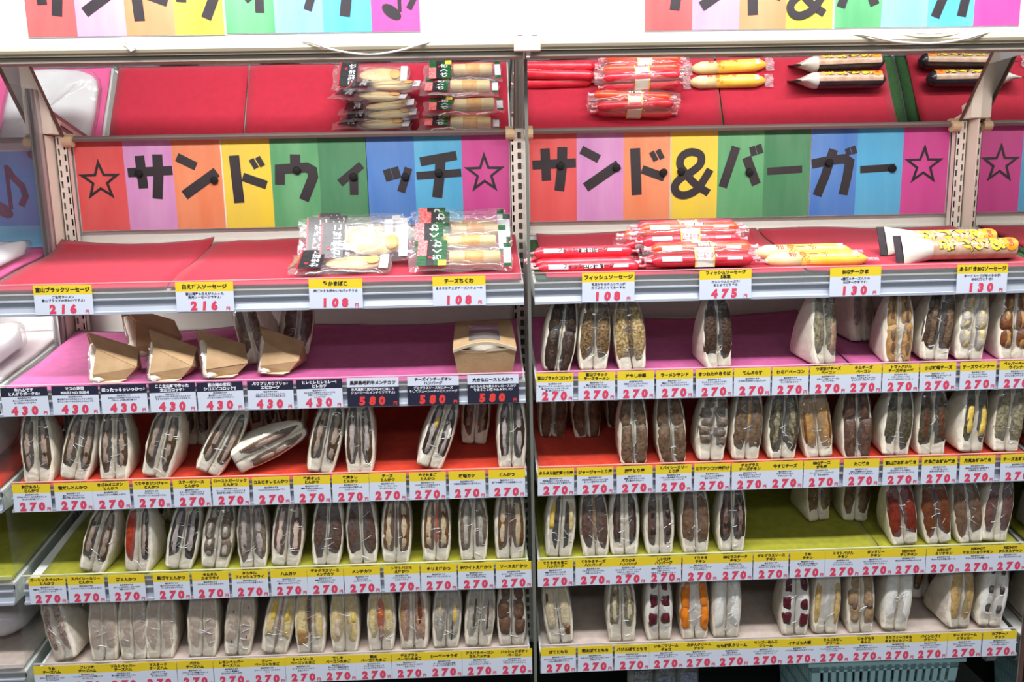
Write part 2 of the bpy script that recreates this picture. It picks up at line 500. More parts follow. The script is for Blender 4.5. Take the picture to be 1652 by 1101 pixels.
cloth(1, -1.60, -0.912, 'pink cloth on the neighbouring top shelf behind the glass', seed=16, m=mat('felt_rose', (236, 96, 156), 0.95))
cloth(2, -1.60, -0.914, 'white cloth on the neighbouring second shelf behind the glass', seed=17, m=FELT['white'])
cloth(3, -1.60, -0.914, 'orange cloth on the neighbouring third shelf behind the glass', seed=18)
cloth(4, -1.60, -0.914, 'olive cloth on the neighbouring fourth shelf behind the glass', seed=19)
cloth(5, -1.60, -0.914, 'grey cloth on the neighbouring bottom shelf behind the glass', seed=20)

# ---------------------------------------------------------------- cut-out letters (unit = panel width, x right, y down from the panel top)
GL = {
 'サ': [([(.33, .30), (.355, .97)], .20), ([(.70, .28), (.69, .68), (.625, 1.19)], .21), ([(.06, .64), (.985, .61)], .19)],
 'ン': [([(.10, .34), (.48, .54)], .18), ([(.19, 1.13), (.90, .66)], .21)],
 'ド': [([(.25, .33), (.29, 1.31)], .215), ([(.40, .77), (.885, .95)], .18), ([(.60, .41), (.70, .60)], .115), ([(.735, .37), (.835, .56)], .115)],
 'ウ': [([(.52, .33), (.51, .60)], .215), ([(.165, .95), (.185, .63), (.51, .61), (.745, .60), (.86, .67), (.87, .80), (.645, 1.28)], .21)],
 'ィ': [([(.42, .94), (.90, .57)], .17), ([(.72, .75), (.71, 1.19)], .18)],
 'ッ': [([(.40, .67), (.47, .91)], .16), ([(.57, .63), (.635, .87)], .165), ([(.87, .65), (.69, 1.15)], .17)],
 'チ': [([(.12, .53), (.89, .41)], .19), ([(.03, .82), (.98, .77)], .165), ([(.55, .46), (.52, .83), (.45, 1.28)], .215)],
 '&': [([(.82, 1.30), (.56, 1.13), (.33, .90), (.19, .69), (.24, .51), (.42, .43), (.62, .49), (.63, .67), (.46, .83), (.20, .98), (.08, 1.15), (.15, 1.30), (.33, 1.33), (.56, 1.22), (.72, 1.00), (.84, .80)], .17)],
 'バ': [([(.39, .34), (.12, 1.18)], .19), ([(.62, .56), (.85, 1.14)], .20), ([(.73, .34), (.785, .53)], .13), ([(.865, .30), (.92, .49)], .13)],
 'ー': [([(.08, .865), (.835, .83)], .155)],
 'ガ': [([(0.02, .73), (.40, .66), (.73, .63), (.84, .70), (.80, 1.02), (.73, 1.39)], .20), ([(.48, .43), (.40, .69), (.31, 1.01), (.16, 1.40)], .20), ([(.77, .41), (.83, .56)], .11), ([(.89, .37), (.95, .53)], .11)],
}
def smooth_line(pts, n=6):
    out = []
    for i in range(len(pts) - 1):
        p0, p1, p2, p3 = (Vector(pts[max(0, i - 1)]), Vector(pts[i]), Vector(pts[i + 1]), Vector(pts[min(len(pts) - 1, i + 2)]))
        for k in range(n):
            f = k / n
            out.append(tuple(.5 * ((2 * p1) + (-p0 + p2) * f + (2 * p0 - 5 * p1 + 4 * p2 - p3) * f * f + (-p0 + 3 * p1 - 3 * p2 + p3) * f ** 3)))
    return out + [tuple(pts[-1])]
GL['&'] = [(smooth_line(GL['&'][0][0]), .165)]
def strokes(b, polys, S, ox, oz, y):
    """flat ribbons in the plane y, mitred at the bends"""
    for pts, wd in polys:
        P = [Vector((ox + x * S, oz - q * S)) for x, q in pts]
        L, Rr = [], []
        for i, p in enumerate(P):
            d0 = (P[i] - P[i - 1]).normalized() if i else None
            d1 = (P[i + 1] - P[i]).normalized() if i < len(P) - 1 else None
            d = ((d0 or d1) + (d1 or d0)).normalized()
            n = Vector((-d.y, d.x))
            k = 1.0
            if d0 and d1:
                k = 1.0 / max(0.6, n.dot(Vector((-d0.y, d0.x))))
            L.append(p + n * wd * S / 2 * k)
            Rr.append(p - n * wd * S / 2 * k)
        n = len(P)
        v = [(q.x, y - 0.000012 * i, q.y) for i, q in enumerate(L)] + [(q.x, y - 0.000012 * i, q.y) for i, q in enumerate(Rr)]
        b.add(v, [(i, i + 1, n + i + 1, n + i) for i in range(n - 1)])
        y -= 0.00008
def star(b, S, ox, oz, y, cx=.47, cy=.80, R=.46, wdt=.085):
    o, i = [], []
    for k in range(10):
        a = math.pi / 2 + k * math.pi / 5
        r = R if k % 2 == 0 else R * .40
        ri = (R - wdt * 1.95) if k % 2 == 0 else (R * .40 - wdt * .74)
        o.append((ox + (cx + r * math.cos(a)) * S, y, oz - (cy - r * math.sin(a)) * S))
        i.append((ox + (cx + ri * math.cos(a)) * S, y, oz - (cy - ri * math.sin(a)) * S))
    b.add(o + i, [(k, (k + 1) % 10, 10 + (k + 1) % 10, 10 + k) for k in range(10)])
def note(b, S, ox, oz, y, cx=.42, cy=.95):
    h = [(ox + (cx + .20 * math.cos(a) * .95 - .05 * math.sin(a)) * S, y, oz - (cy + .26 - .155 * math.sin(a) + .05 * math.cos(a)) * S) for a in [k * math.pi / 8 for k in range(16)]]
    b.add(h, [tuple(range(16))])
    strokes(b, [([(cx + .17, cy + .26), (cx + .17, cy - .55)], .075), ([(cx + .18, cy - .50), (cx + .27, cy - .33), (cx + .42, cy - .16), (cx + .46, cy + .02), (cx + .36, cy + .2)], .12)], S, ox, oz, y - 0.0001)

tint = lambda c: tuple(v * .88 + 30 for v in c)
PAPER = {k: mat('paper_' + k, tint(c), 0.42, c2=tint(c2), scale=9, detail=6, contrast=(0.3, 0.72), stretch=(3, 1, 0.6)) for k, c, c2 in (
    ('red', (226, 66, 66), (236, 88, 84)), ('mauve', (208, 132, 200), (222, 164, 214)), ('orange', (234, 124, 72), (240, 146, 96)),
    ('yellow', (240, 214, 40), (234, 206, 62)), ('green', (62, 150, 86), (98, 176, 116)), ('dark green', (40, 118, 68), (72, 138, 92)),
    ('blue', (52, 112, 200), (82, 136, 208)), ('sky blue', (60, 164, 218), (84, 182, 226)), ('magenta', (208, 48, 140), (214, 70, 150)),
    ('light blue', (112, 170, 226), (134, 188, 232)))}
INKP = mat('paper_letter_black', (44, 38, 42), 0.5, c2=(52, 44, 48), scale=30)
MAG = mat('magnet_black', (20, 16, 16), 0.35)
def sheet(x, z_top, y, pw, hp, panels, label, group, shift=0.0):
    """one printed sheet: colour panels side by side with a cut-out letter on each"""
    t = thing('poster_sheet', label, 'poster', (x, y, z_top - hp), group=group)
    n = len(panels)
    MB().box(-0.0015, n * pw + 0.0015, -0.0006, 0.0, -0.001, hp + 0.001).build('paper', mat('paper_white', (240, 238, 234), 0.5), t)
    for k, (colr, g) in enumerate(panels):
        MB().box(k * pw, (k + 1) * pw, -0.0012, -0.0006, 0.0, hp).build('colour_panel', PAPER[colr], t)
        if g:
            b = MB()
            if g == '☆':
                star(b, pw, k * pw, hp - shift, -0.0016)
            elif g == '♪':
                note(b, pw, k * pw, hp - shift, -0.0016)
            else:
                strokes(b, GL[g], pw, k * pw, hp - shift, -0.0016)
            b.build('letter', INKP, t)
    return t
def magnet(x, z, y, where, m=MAG):
    b = MB()
    b.profile([(0, 0)], 0, 0) if False else None
    n = 16
    v, f = [], []
    for k, (r, yy) in enumerate(((0.0078, 0.0), (0.0078, -0.004), (0.0066, -0.0055), (0.0, -0.0058))):
        v += [(r * math.cos(2 * math.pi * i / n), yy, r * math.sin(2 * math.pi * i / n)) for i in range(n)]
    for k in range(3):
        f += [(k * n + i, k * n + (i + 1) % n, (k + 1) * n + (i + 1) % n, (k + 1) * n + i) for i in range(n)]
    f.append(tuple(range(n)))
    b.add(v, f)
    o = b.build('round_magnet', m, smooth=False, loc=(x, y, z))
    return tag(o, where, 'magnet', 'round magnets holding the banners')

PW, PH, BY = 0.0935, 0.171, 0.2885
def P3(x, ps, lab): return sheet(x, 1.690, BY, PW, PH, ps, lab, 'printed banner sheets on the back panel')
P3(-0.8655, [('red', '☆'), ('mauve', 'サ'), ('orange', 'ン')], 'red, mauve and orange banner sheet with star, サ and ン, left bay')
P3(-0.5820, [('yellow', 'ド'), ('green', 'ウ'), ('dark green', 'ィ')], 'yellow and green banner sheet reading ドウィ, middle of left bay')
P3(-0.3005, [('blue', 'ッ'), ('sky blue', 'チ'), ('magenta', '☆')], 'blue to magenta banner sheet with ッチ and star, left bay')
P3(0.0205, [('red', 'サ'), ('mauve', 'ン'), ('orange', 'ド')], 'red, mauve and orange banner sheet reading サンド, right bay')
P3(0.3035, [('yellow', '&'), ('green', 'バ'), ('dark green', 'ー')], 'yellow and green banner sheet with ampersand and バー, right bay')
P3(0.5860, [('blue', 'ガ'), ('sky blue', 'ー'), ('magenta', '☆')], 'blue to magenta banner sheet with ガー and star, right bay')
for gx, gz, lab in ((-0.745, 1.628, 'サ on the mauve panel of the left banner'), (-0.600, 1.612, 'ン on the orange panel, left banner'), (-0.438, 1.628, 'ウ on the green panel, left banner'), (-0.328, 1.614, 'ィ on the dark green panel'), (-0.226, 1.612, 'ッ on the blue panel, left banner'), (-0.160, 1.618, 'チ on the sky blue panel, left banner'),
                    (0.082, 1.628, 'サ on the red panel of the right banner'), (0.194, 1.622, 'ン on the mauve panel, right banner'), (0.288, 1.611, 'ド on the right banner'), (0.323, 1.612, 'ampersand on the yellow panel'), (0.461, 1.608, 'バ on the green panel, right banner'), (0.622, 1.624, 'ガ on the blue panel, right banner'), (0.752, 1.610, 'ー on the sky blue panel, right banner')):
    magnet(gx, gz, BY - 0.0016, f'round black magnet on the letter {lab}')

HW = 0.0728
HG = 'poster sheets on the white canopy'
sheet(-0.7473, 2.000, -0.0505, HW, 0.185, [('red', 'サ'), ('mauve', 'ン'), ('orange', 'ド'), ('yellow', 'ウ')], 'canopy poster sheet with red サ to yellow ウ, far left', HG, shift=0.069)
sheet(-0.4530, 2.001, -0.0505, HW, 0.185, [('green', 'ィ'), ('light blue', 'ッ'), ('sky blue', 'チ'), ('magenta', '♪')], 'canopy poster sheet with green ィ to pink music note', HG, shift=0.069)
sheet(0.1816, 1.997, -0.0505, HW, 0.185, [('red', 'サ'), ('mauve', 'ン'), ('orange', 'ド'), ('yellow', '&')], 'canopy poster sheet with red サ to yellow ampersand, right bay', HG, shift=0.069)
sheet(0.4758, 1.997, -0.0505, HW, 0.185, [('green', 'バ'), ('light blue', 'ー'), ('sky blue', 'ガ'), ('magenta', 'ー')], 'canopy poster sheet with green バ to magenta ー, far right', HG, shift=0.069)
# neighbouring bay at far left
t = thing('poster_sheet', 'blue sheet with music note behind the glass at far left', 'poster', (-1.205, 0.2885, 1.476), group='printed banner sheets on the back panel')
MB().box(-0.10, 0.288, -0.0006, 0.0, 0.0, 0.200).build('paper', mat('paper_white', (240, 238, 234), 0.5), t)
MB().box(-0.10, 0.288, -0.0012, -0.0006, 0.056, 0.199).build('colour_panel', PAPER['blue'], t)
MB().box(-0.10, 0.288, -0.0012, -0.0006, 0.001, 0.056).build('colour_panel', PAPER['sky blue'], t)
b = MB(); note(b, 0.105, 0.145, 0.215, -0.0016); b.build('letter', mat('note_plum', (96, 52, 92), 0.5), t)
magnet(-0.945, 1.668, 0.287, 'plum magnet at the top corner of the blue music note sheet', mat('magnet_plum', (120, 60, 96), 0.4))
magnet(-0.958, 1.478, 0.287, 'plum magnet at the bottom edge of the blue music note sheet', mat('magnet_plum', (120, 60, 96), 0.4))
MB().box(-1.6, -0.908, 0.292, 0.31, 0.60, 1.90).build('neighbour_panel', mat('panel_pale', (226, 216, 218), 0.55), case)

# ---------------------------------------------------------------- price cards
def card_box(wd, hb, ht, m):
    return MB().box(-wd / 2, wd / 2, -0.0006, 0.0, hb, ht).mesh('card', m)
CARD_ME = {}
def shared(key, fn):
    if key not in CARD_ME:
        CARD_ME[key] = fn()
    return CARD_ME[key]

# ---- shelf, x, width, price, title, description
CARDS = [
(1,-0.7642,0.094,'216','富山ブラックソーセージ','ご当地ラーメン|富山ブラックの味わいですよ♪'),
(1,-0.5352,0.094,'216','白えび入ソーセージ','富山湾産の白えびの入った|魚肉ソーセージですよ♪'),
(1,-0.3207,0.088,'108','笹かまぼこ','歯ごたえも味わいもバッチリ☆'),
(1,-0.1165,0.088,'108','チーズちくわ','まろやかチェダチーズ入りよ〜☆'),
(1,0.1323,0.088,'108','フィッシュソーセージ','不足がちなカルシウムが|たっぷり入ってまーす☆'),
(1,0.3302,0.088,'475','フィッシュソーセージ|5本束','カルシウムたっぷり!|まとめてどうぞ☆'),
(1,0.5512,0.087,'130','BIGチーかま','4種類のチーズ入りの|BIGチーかまです♪'),
(1,0.7690,0.087,'130','あらびきBIGソーセージ','ポークスープが味のきめ手!|BIGに行こうぜ!!'),
(2,-0.8458,0.0765,'430','生ハムです|とんがりポークの♪','毎日手作りです|生ハムとポークをはさんで|おつまみにもなりますよ'),
(2,-0.7631,0.0765,'430','マスの寿司|MASU NO SUSHI','毎日手作りです|富山名産ますの寿司をサンドイッチ風に|おいしくたべてもらえるとうれしいです'),
(2,-0.6826,0.0765,'430','ほったっるっいっかっ♪','毎日手作りです|ホタルイカの沖漬けをはさみました|バターしょうゆの和風味です'),
(2,-0.6019,0.0765,'430','ここ立山町で作った|立山コロッケ♪','毎日手作りです|立山町のじゃがいもをつかったころっけ|まろやかなポテトのコロッケですよー♪'),
(2,-0.5227,0.0765,'430','富山湾の宝石!|シロエビコロッケ!!','毎日手作りです|富山湾のしろえびを入れた|ぷりぷりのコロッケですよー♪'),
(2,-0.4395,0.0765,'430','ぷりプリぷりプリっ♪|エビカーツ','毎日手作りです|ぷりぷりのえびをまるごとカツに|特製タルタルソースであえました'),
(2,-0.3570,0.0765,'430','ヒレヒレヒレヒレー!|ヒレカツ','毎日手作りです|やわらかヒレ肉を使ったヒレカツを|特製ソースではさみました|ヒレカツです'),
(2,-0.2676,0.087,'580','黒豚黒毛和牛メンチカツ','氷見黒豚に黒毛和牛を使用した|ジューシーなメンチカツですよ♪'),
(2,-0.1659,0.087,'580','チーズインチーズオン|ハンバーグ','デミグラスソース味にチーズ|そしてジューシーチーズハンバーグ'),
(2,-0.0643,0.087,'580','大きなロースとんかつ','大きな大きな柔らかいロースカツ|をまるごと!挟み込みました♪'),
(2,0.0407,0.0632,'270','富山ブラックコロッケ','毎日手作りです|富山ブラックラーメンをイメージして|黒コショウとしょうゆで作った|濃い味のコロッケです'),
(2,0.1121,0.0632,'270','富山ブラック|チーズラーメン','毎日手作りです|富山ブラックラーメンに|チーズと海苔にベビースター♪'),
(2,0.1797,0.0632,'270','冷やし中華','毎日手作りです|特製麺とハムときゅうりに♪|そしてベビースター'),
(2,0.2465,0.0632,'270','ラーメンサンド','毎日手作りです|豚骨スープのラーメンサンド|そしてベニショウガとメンマです'),
(2,0.3151,0.0632,'270','きつねたぬきそば','毎日手作りです|おいなりさんと天ぷらそばに|そばが入っていますよー'),
(2,0.3803,0.0632,'270','てんぷら丼','毎日手作りです|えび天のかき揚げごはんサンド!'),
(2,0.4464,0.0632,'270','わらびベーコン','毎日手作りです|山菜のわらびにベーコンを|サンド!和風味ですよー'),
(2,0.5123,0.0632,'270','つぼ漬けチーズ|ベーコン','毎日手作りです|大根のつぼ漬けとチーズに|ベーコンです♪'),
(2,0.5736,0.0632,'270','キムチーズ|ベーコン','毎日手作りです|おいしーよ!キムチとチーズに|キムチとチーズにベーコン!'),
(2,0.6389,0.0632,'270','トマトバジル|チーズギョーザ','毎日手作りです|トマトバジルソースに|チーズと餃子がおいしいよー♪'),
(2,0.7047,0.0632,'270','さば味噌チーズ','毎日手作りです|さばの味噌煮にとろけたチーズ|チーズですよ♪'),
(2,0.7753,0.0632,'270','チーズウインナー','毎日手作りです|ソーセージとレタスに|チーズ入りウインナー!'),
(2,0.8438,0.0632,'270','ペッパーベーコン|ウインナー','毎日手作りです|ペッパーと香辛料をきかせた|ピリッと辛いウインナーです'),
(3,-0.8545,0.0632,'270','和風おろし|とんかつ','毎日手作りです|和風おろしソースに大根おろしの|さっぱり和風味ですー♪'),
(3,-0.7847,0.0632,'270','塩だしとんかつ','毎日手作りです|塩だしソースのおいしい|塩味が効いたとんかつよ♪'),
(3,-0.7209,0.0632,'270','きざみオニオン|とんかつ','毎日手作りです|きざみオニオンの特製とんかつ!'),
(3,-0.6528,0.0632,'270','てりやきジンジャー|とんかつ','毎日手作りです|てりやきソースと|ジンジャーソースとんかつです♪'),
(3,-0.5847,0.0632,'270','ステーキソース|とんかつ','毎日手作りです|ステーキソースをたっぷりと|ジューシーな味ソースです!'),
(3,-0.5190,0.0632,'270','ローストガーリック|とんかつ','毎日手作りです|じっくりローストしたにんにくを|香味野菜の特製ソースですよー♪'),
(3,-0.4494,0.0632,'270','カルビタレとんかつ','毎日手作りです|とんかつにカルビのタレです♪'),
(3,-0.3804,0.0632,'270','焼肉タレ2|とんかつ','毎日手作りです|3種の焼肉タレの味わいと|とんかつー♪'),
(3,-0.3142,0.0632,'270','焼肉タレ|とんかつ','毎日手作りです|まろやかな味の焼肉タレの|とんかつよー♪'),
(3,-0.2505,0.0632,'270','チーズ|とんかつ','毎日手作りです|フルーティなソースと|チーズにとんかつ♪'),
(3,-0.1817,0.0632,'270','ゆでたまご|とんかつ','毎日手作りです|とんかつソースの味がしみて|おいしいですー♪'),
(3,-0.1130,0.0632,'270','味噌カツ','毎日手作りです|特製辛口味噌だれの味ですよ♪'),
(3,-0.0446,0.0632,'270','とんかつ','毎日手作りです|定番の特製ソースと自家製ソース!'),
(3,0.0407,0.0632,'270','タルタル油淋鶏とり唐','毎日手作りです|特製油淋鶏ソースにタルタルの|マヨネーズをはさんだとり唐揚げです'),
(3,0.1095,0.0632,'270','ジャージャーとり唐','毎日手作りです|特製肉味噌のジャージャー風の|おいしい唐揚げはさみです'),
(3,0.1787,0.0632,'270','麻婆とり唐','毎日手作りです|麻婆のぴりからソースに|鶏の唐揚げですよー♪'),
(3,0.2471,0.0632,'270','スパイシーカリー|とり唐','毎日手作りです|いろんな香辛料をブレンドした|スパイシーカレーソース♪'),
(3,0.3145,0.0632,'270','とりナンコツ唐揚げ','毎日手作りです|コリコリなんこつ鶏唐揚げ♪|塩ダレ味ですよー'),
(3,0.3814,0.0632,'270','デミグラス|チーズチキン','毎日手作りです|デミグラスソースとチーズ|そしてチキンですよー♪'),
(3,0.4435,0.0632,'270','牛すじチーズ','毎日手作りです|牛すじデミソースと|牛すじにチーズ♪'),
(3,0.5086,0.0632,'270','BBQチーズ|かも肉','毎日手作りです|バーベキューソースにチーズ|と、かもの肉です!'),
(3,0.5788,0.0632,'270','たこ焼き','毎日手作りです|まるごと本物のたこ焼きが|まるごとはいっていますよー♪'),
(3,0.6493,0.0632,'270','富山風お好み焼き','毎日手作りです|富山名産のとろろ昆布の|お好み焼きをサンドしましたー♪'),
(3,0.7184,0.0632,'270','広島風お好み焼き','毎日手作りです|ソースと麺を入れた|広島風お好み焼きーー♪'),
(3,0.7869,0.0632,'270','月見お好み焼き','毎日手作りです|特製お好み焼きに目玉焼きで|お月見風にしました♪'),
(3,0.8607,0.0632,'270','チーズお好み焼き','毎日手作りです|チーズをはさんだお好み焼き♪'),
(4,-0.8480,0.0632,'270','ガーリックペッパー|とんかつ','毎日手作りです|特製ガーリックペッパーを振った|とんかつソースです'),
(4,-0.7814,0.0632,'270','スパイシーカリー|とんかつ','毎日手作りです|スパイシーカレーソースとんかつ♪'),
(4,-0.7115,0.0632,'270','葱とんかつ','毎日手作りです|おいしいネギをたっぷり入れた|特製とんかつです'),
(4,-0.6344,0.0632,'270','黒ゴマとんかつ','毎日手作りです|黒ゴマをたっぷり使用した|ソースのとんかつですよ♪'),
(4,-0.5667,0.0632,'270','タルタル|カキフライ','毎日手作りです|タルタルソースとカキフライ!'),
(4,-0.4988,0.0632,'270','タルタル|フィッシュフライ','毎日手作りです|タルタルソースと白身フライ♪'),
(4,-0.4307,0.0632,'270','ハムカツ','毎日手作りです|フルーティーなカツソースに|厚切りハムのカツですよ♪'),
(4,-0.3673,0.0632,'270','デミグラスソース|メンチカツ','毎日手作りです|特製デミグラスソースに|メンチカツですよ♪'),
(4,-0.3026,0.0632,'270','メンチカツ','毎日手作りです|ボリュームの|メンチカツですよー♪'),
(4,-0.2329,0.0632,'270','トマトバジル|えびかつ','毎日手作りです|トマトバジルソースに|えびかつですよ♪'),
(4,-0.1684,0.0632,'270','チリえびかつ','毎日手作りです|辛口チリソースとえびかつ♪'),
(4,-0.1026,0.0632,'270','ホワイトえびかつ','毎日手作りです|まろやかな白いホワイト|ソースとえびかつです♪'),
(4,-0.0356,0.0632,'270','ソースえびかつ','毎日手作りです|かつソースたっぷりえびかつ|自家製ソースですよ♪'),
(4,0.0383,0.0632,'270','てりやきたまご|ハンバーグ','毎日手作りです|特製てりやきソースと卵|ハムハンバーグですよー♪'),
(4,0.1052,0.0632,'270','てりやきチーズ|ハンバーグ','毎日手作りです|てりやきソースとチーズの|お楽しみコンビー♪'),
(4,0.1679,0.0632,'270','ぶりの子|ハンバーグ','毎日手作りです|まろやかなソースのハンバーグ|お楽しみ。味わいのぶりと|まぐろ!毎日です♪'),
(4,0.2312,0.0632,'270','しいたけ|ハンバーグ','毎日手作りです|肉厚の椎茸としいたけソース!|お楽しみですよ|大根おろし、和風味ですよー♪'),
(4,0.2970,0.0632,'270','てりやき|チキン','毎日手作りです|てりやきソースとフライド|チキンですよー♪'),
(4,0.3596,0.0632,'270','BBQマスタード|チキン','毎日手作りです|バーベキューソースと|マスタードのフライドチキン'),
(4,0.4246,0.0632,'270','デミグラスソース|チキン','毎日手作りです|特製デミグラスソースと|大きなフライドチキンですー♪'),
(4,0.4904,0.0632,'270','うめ|チキン','毎日手作りです|甘ずっぱい梅の特製だれ|フライドチキンです♪'),
(4,0.5540,0.0632,'270','トマトバジル|チキン','毎日手作りです|トマトバジルソースと|フライドチキンですよー♪'),
(4,0.6139,0.0632,'270','タンドリー|チキン','毎日手作りです|カレー風のタンドリーチキン♪|スパイスのチキンですよー♪'),
(4,0.6740,0.0632,'270','REDHOT|デリチキン','毎日手作りです|辛さがクセになるホットソース'),
(4,0.7381,0.0632,'270','REDHOT|ミソチキン','毎日手作りです|辛さのなかに味噌の味ソース'),
(4,0.8002,0.0632,'270','REDHOT|マヨコショウチキン','毎日手作りです|マヨとコショウの特製ソース'),
(4,0.8601,0.0632,'270','REDHOT|タルタルチキン','毎日手作りです|辛さの中にタルタルソース'),
(5,-0.8586,0.0632,'270','うめ|チーズハム','毎日手作りです|甘ずっぱい梅と生クリームの|チーズハムです'),
(5,-0.7967,0.0632,'270','フレンチ|チーズハム','毎日手作りです|フレンチドレッシングの特製ソース|チーズとハム'),
(5,-0.7339,0.0632,'270','ソルトペッパー|チーズハム','毎日手作りです|塩と胡椒の特製マヨネーズに|チーズとハムです'),
(5,-0.6719,0.0632,'270','マスタード|チーズハム','毎日手作りです|粒マスタードの辛味|チーズとハムです'),
(5,-0.6079,0.0632,'270','バジル|チーズハム','毎日手作りです|バジルソースと特製マヨネーズ|チーズハムですよ♪'),
(5,-0.5434,0.0632,'270','レモンペッパー|チーズハム','毎日手作りです|レモンと黒胡椒の|さわやかチーズハムです♪'),
(5,-0.4804,0.0632,'270','カレー|ベーコンたまご','毎日手作りです|カレーソースとベーコンたまご|です♪'),
(5,-0.4164,0.0632,'270','ミートソース|ベーコンたまご','毎日手作りです|ミートソースとベーコンと|たまごサンド'),
(5,-0.3539,0.0632,'270','梅しそ|ベーコンたまご','毎日手作りです|梅としその特製和風味で|さっぱりしていますよー♪'),
(5,-0.2903,0.0632,'270','明太|ベーコンたまご','毎日手作りです|ピリ辛の明太マヨネーズ|ベーコンとたまごですー♪'),
(5,-0.2267,0.0632,'270','デミグラス|ベーコンたまご','毎日手作りです|デミグラスソースとベーコンで|たまごです♪'),
(5,-0.1642,0.0632,'270','シーザーサラダ','毎日手作りです|チーズたっぷり野菜の特製|シーザーサラダ風味ですー♪'),
(5,-0.1005,0.0632,'270','アスパラベーコン|カルパッチョ','毎日手作りです|アスパラとベーコンの|カルパッチョソースですー♪'),
(5,-0.0377,0.0632,'270','ハッシュドポテト|ベーコン','毎日手作りです|ハッシュドポテトとベーコン|ケチャップソースですよー♪'),
(5,0.0421,0.0632,'270','ぽてともち','毎日手作りです|カマンベールチーズ入りぽてともち|のびのび新感覚サンドー♪'),
(5,0.1086,0.0632,'270','明太ぽてともち','毎日手作りです|カマンベールチーズ入りぽてともち|の明太ソース♪'),
(5,0.1754,0.0632,'270','バジルぽてともち','毎日手作りです|カマンベールチーズ入りぽてともち|とバジルソース♪'),
(5,0.2383,0.0632,'270','いちごクリーム|チョコ','毎日手作りです|いちごとチョコと生クリーム|がいっぱいですよー♪'),
(5,0.2980,0.0632,'270','みかんクリーム|ナッツ','毎日手作りです|みかんとナッツと生クリームで|おいしくなってますー♪'),
(5,0.3584,0.0632,'270','もも練乳クリーム','毎日手作りです|白桃と練乳の|たっぷりクリーム入り♪'),
(5,0.4207,0.0632,'270','マンゴーあんこ|クリーム','毎日手作りです|マンゴーとつぶあんにクリーム|があまくておいしいよー♪'),
(5,0.4831,0.0632,'270','イチゴと大福','毎日手作りです|イチゴと大福をはさんだクリーム♪'),
(5,0.5439,0.0632,'270','りんご&なし|クリーム','毎日手作りです|アップルとなしの甘いクリーム|のサンドです♪'),
(5,0.6050,0.0632,'270','じゃがもち|あんこ','毎日手作りです|じゃがもちとあんこのやさしい|甘さのサンドですよー♪'),
(5,0.6656,0.0632,'270','ミルフィーユもも|キャラメルソース','毎日手作りです|ももとキャラメルのクリーム|ミルフィーユ風に♪'),
(5,0.7257,0.0632,'270','パインとパイ|クリーム','毎日手作りです|パイナップルとパイ生地の|生クリームサンド♪'),
(5,0.7896,0.0632,'270','チーズクリーム|クラッカー','毎日手作りです|クリームチーズとクラッカー|はちみつ入りですよ♪'),
(5,0.8547,0.0632,'270','カプチーノ|ナッツ','毎日手作りです|コーヒー味のクリームと|ナッツがいっぱい♪'),
]
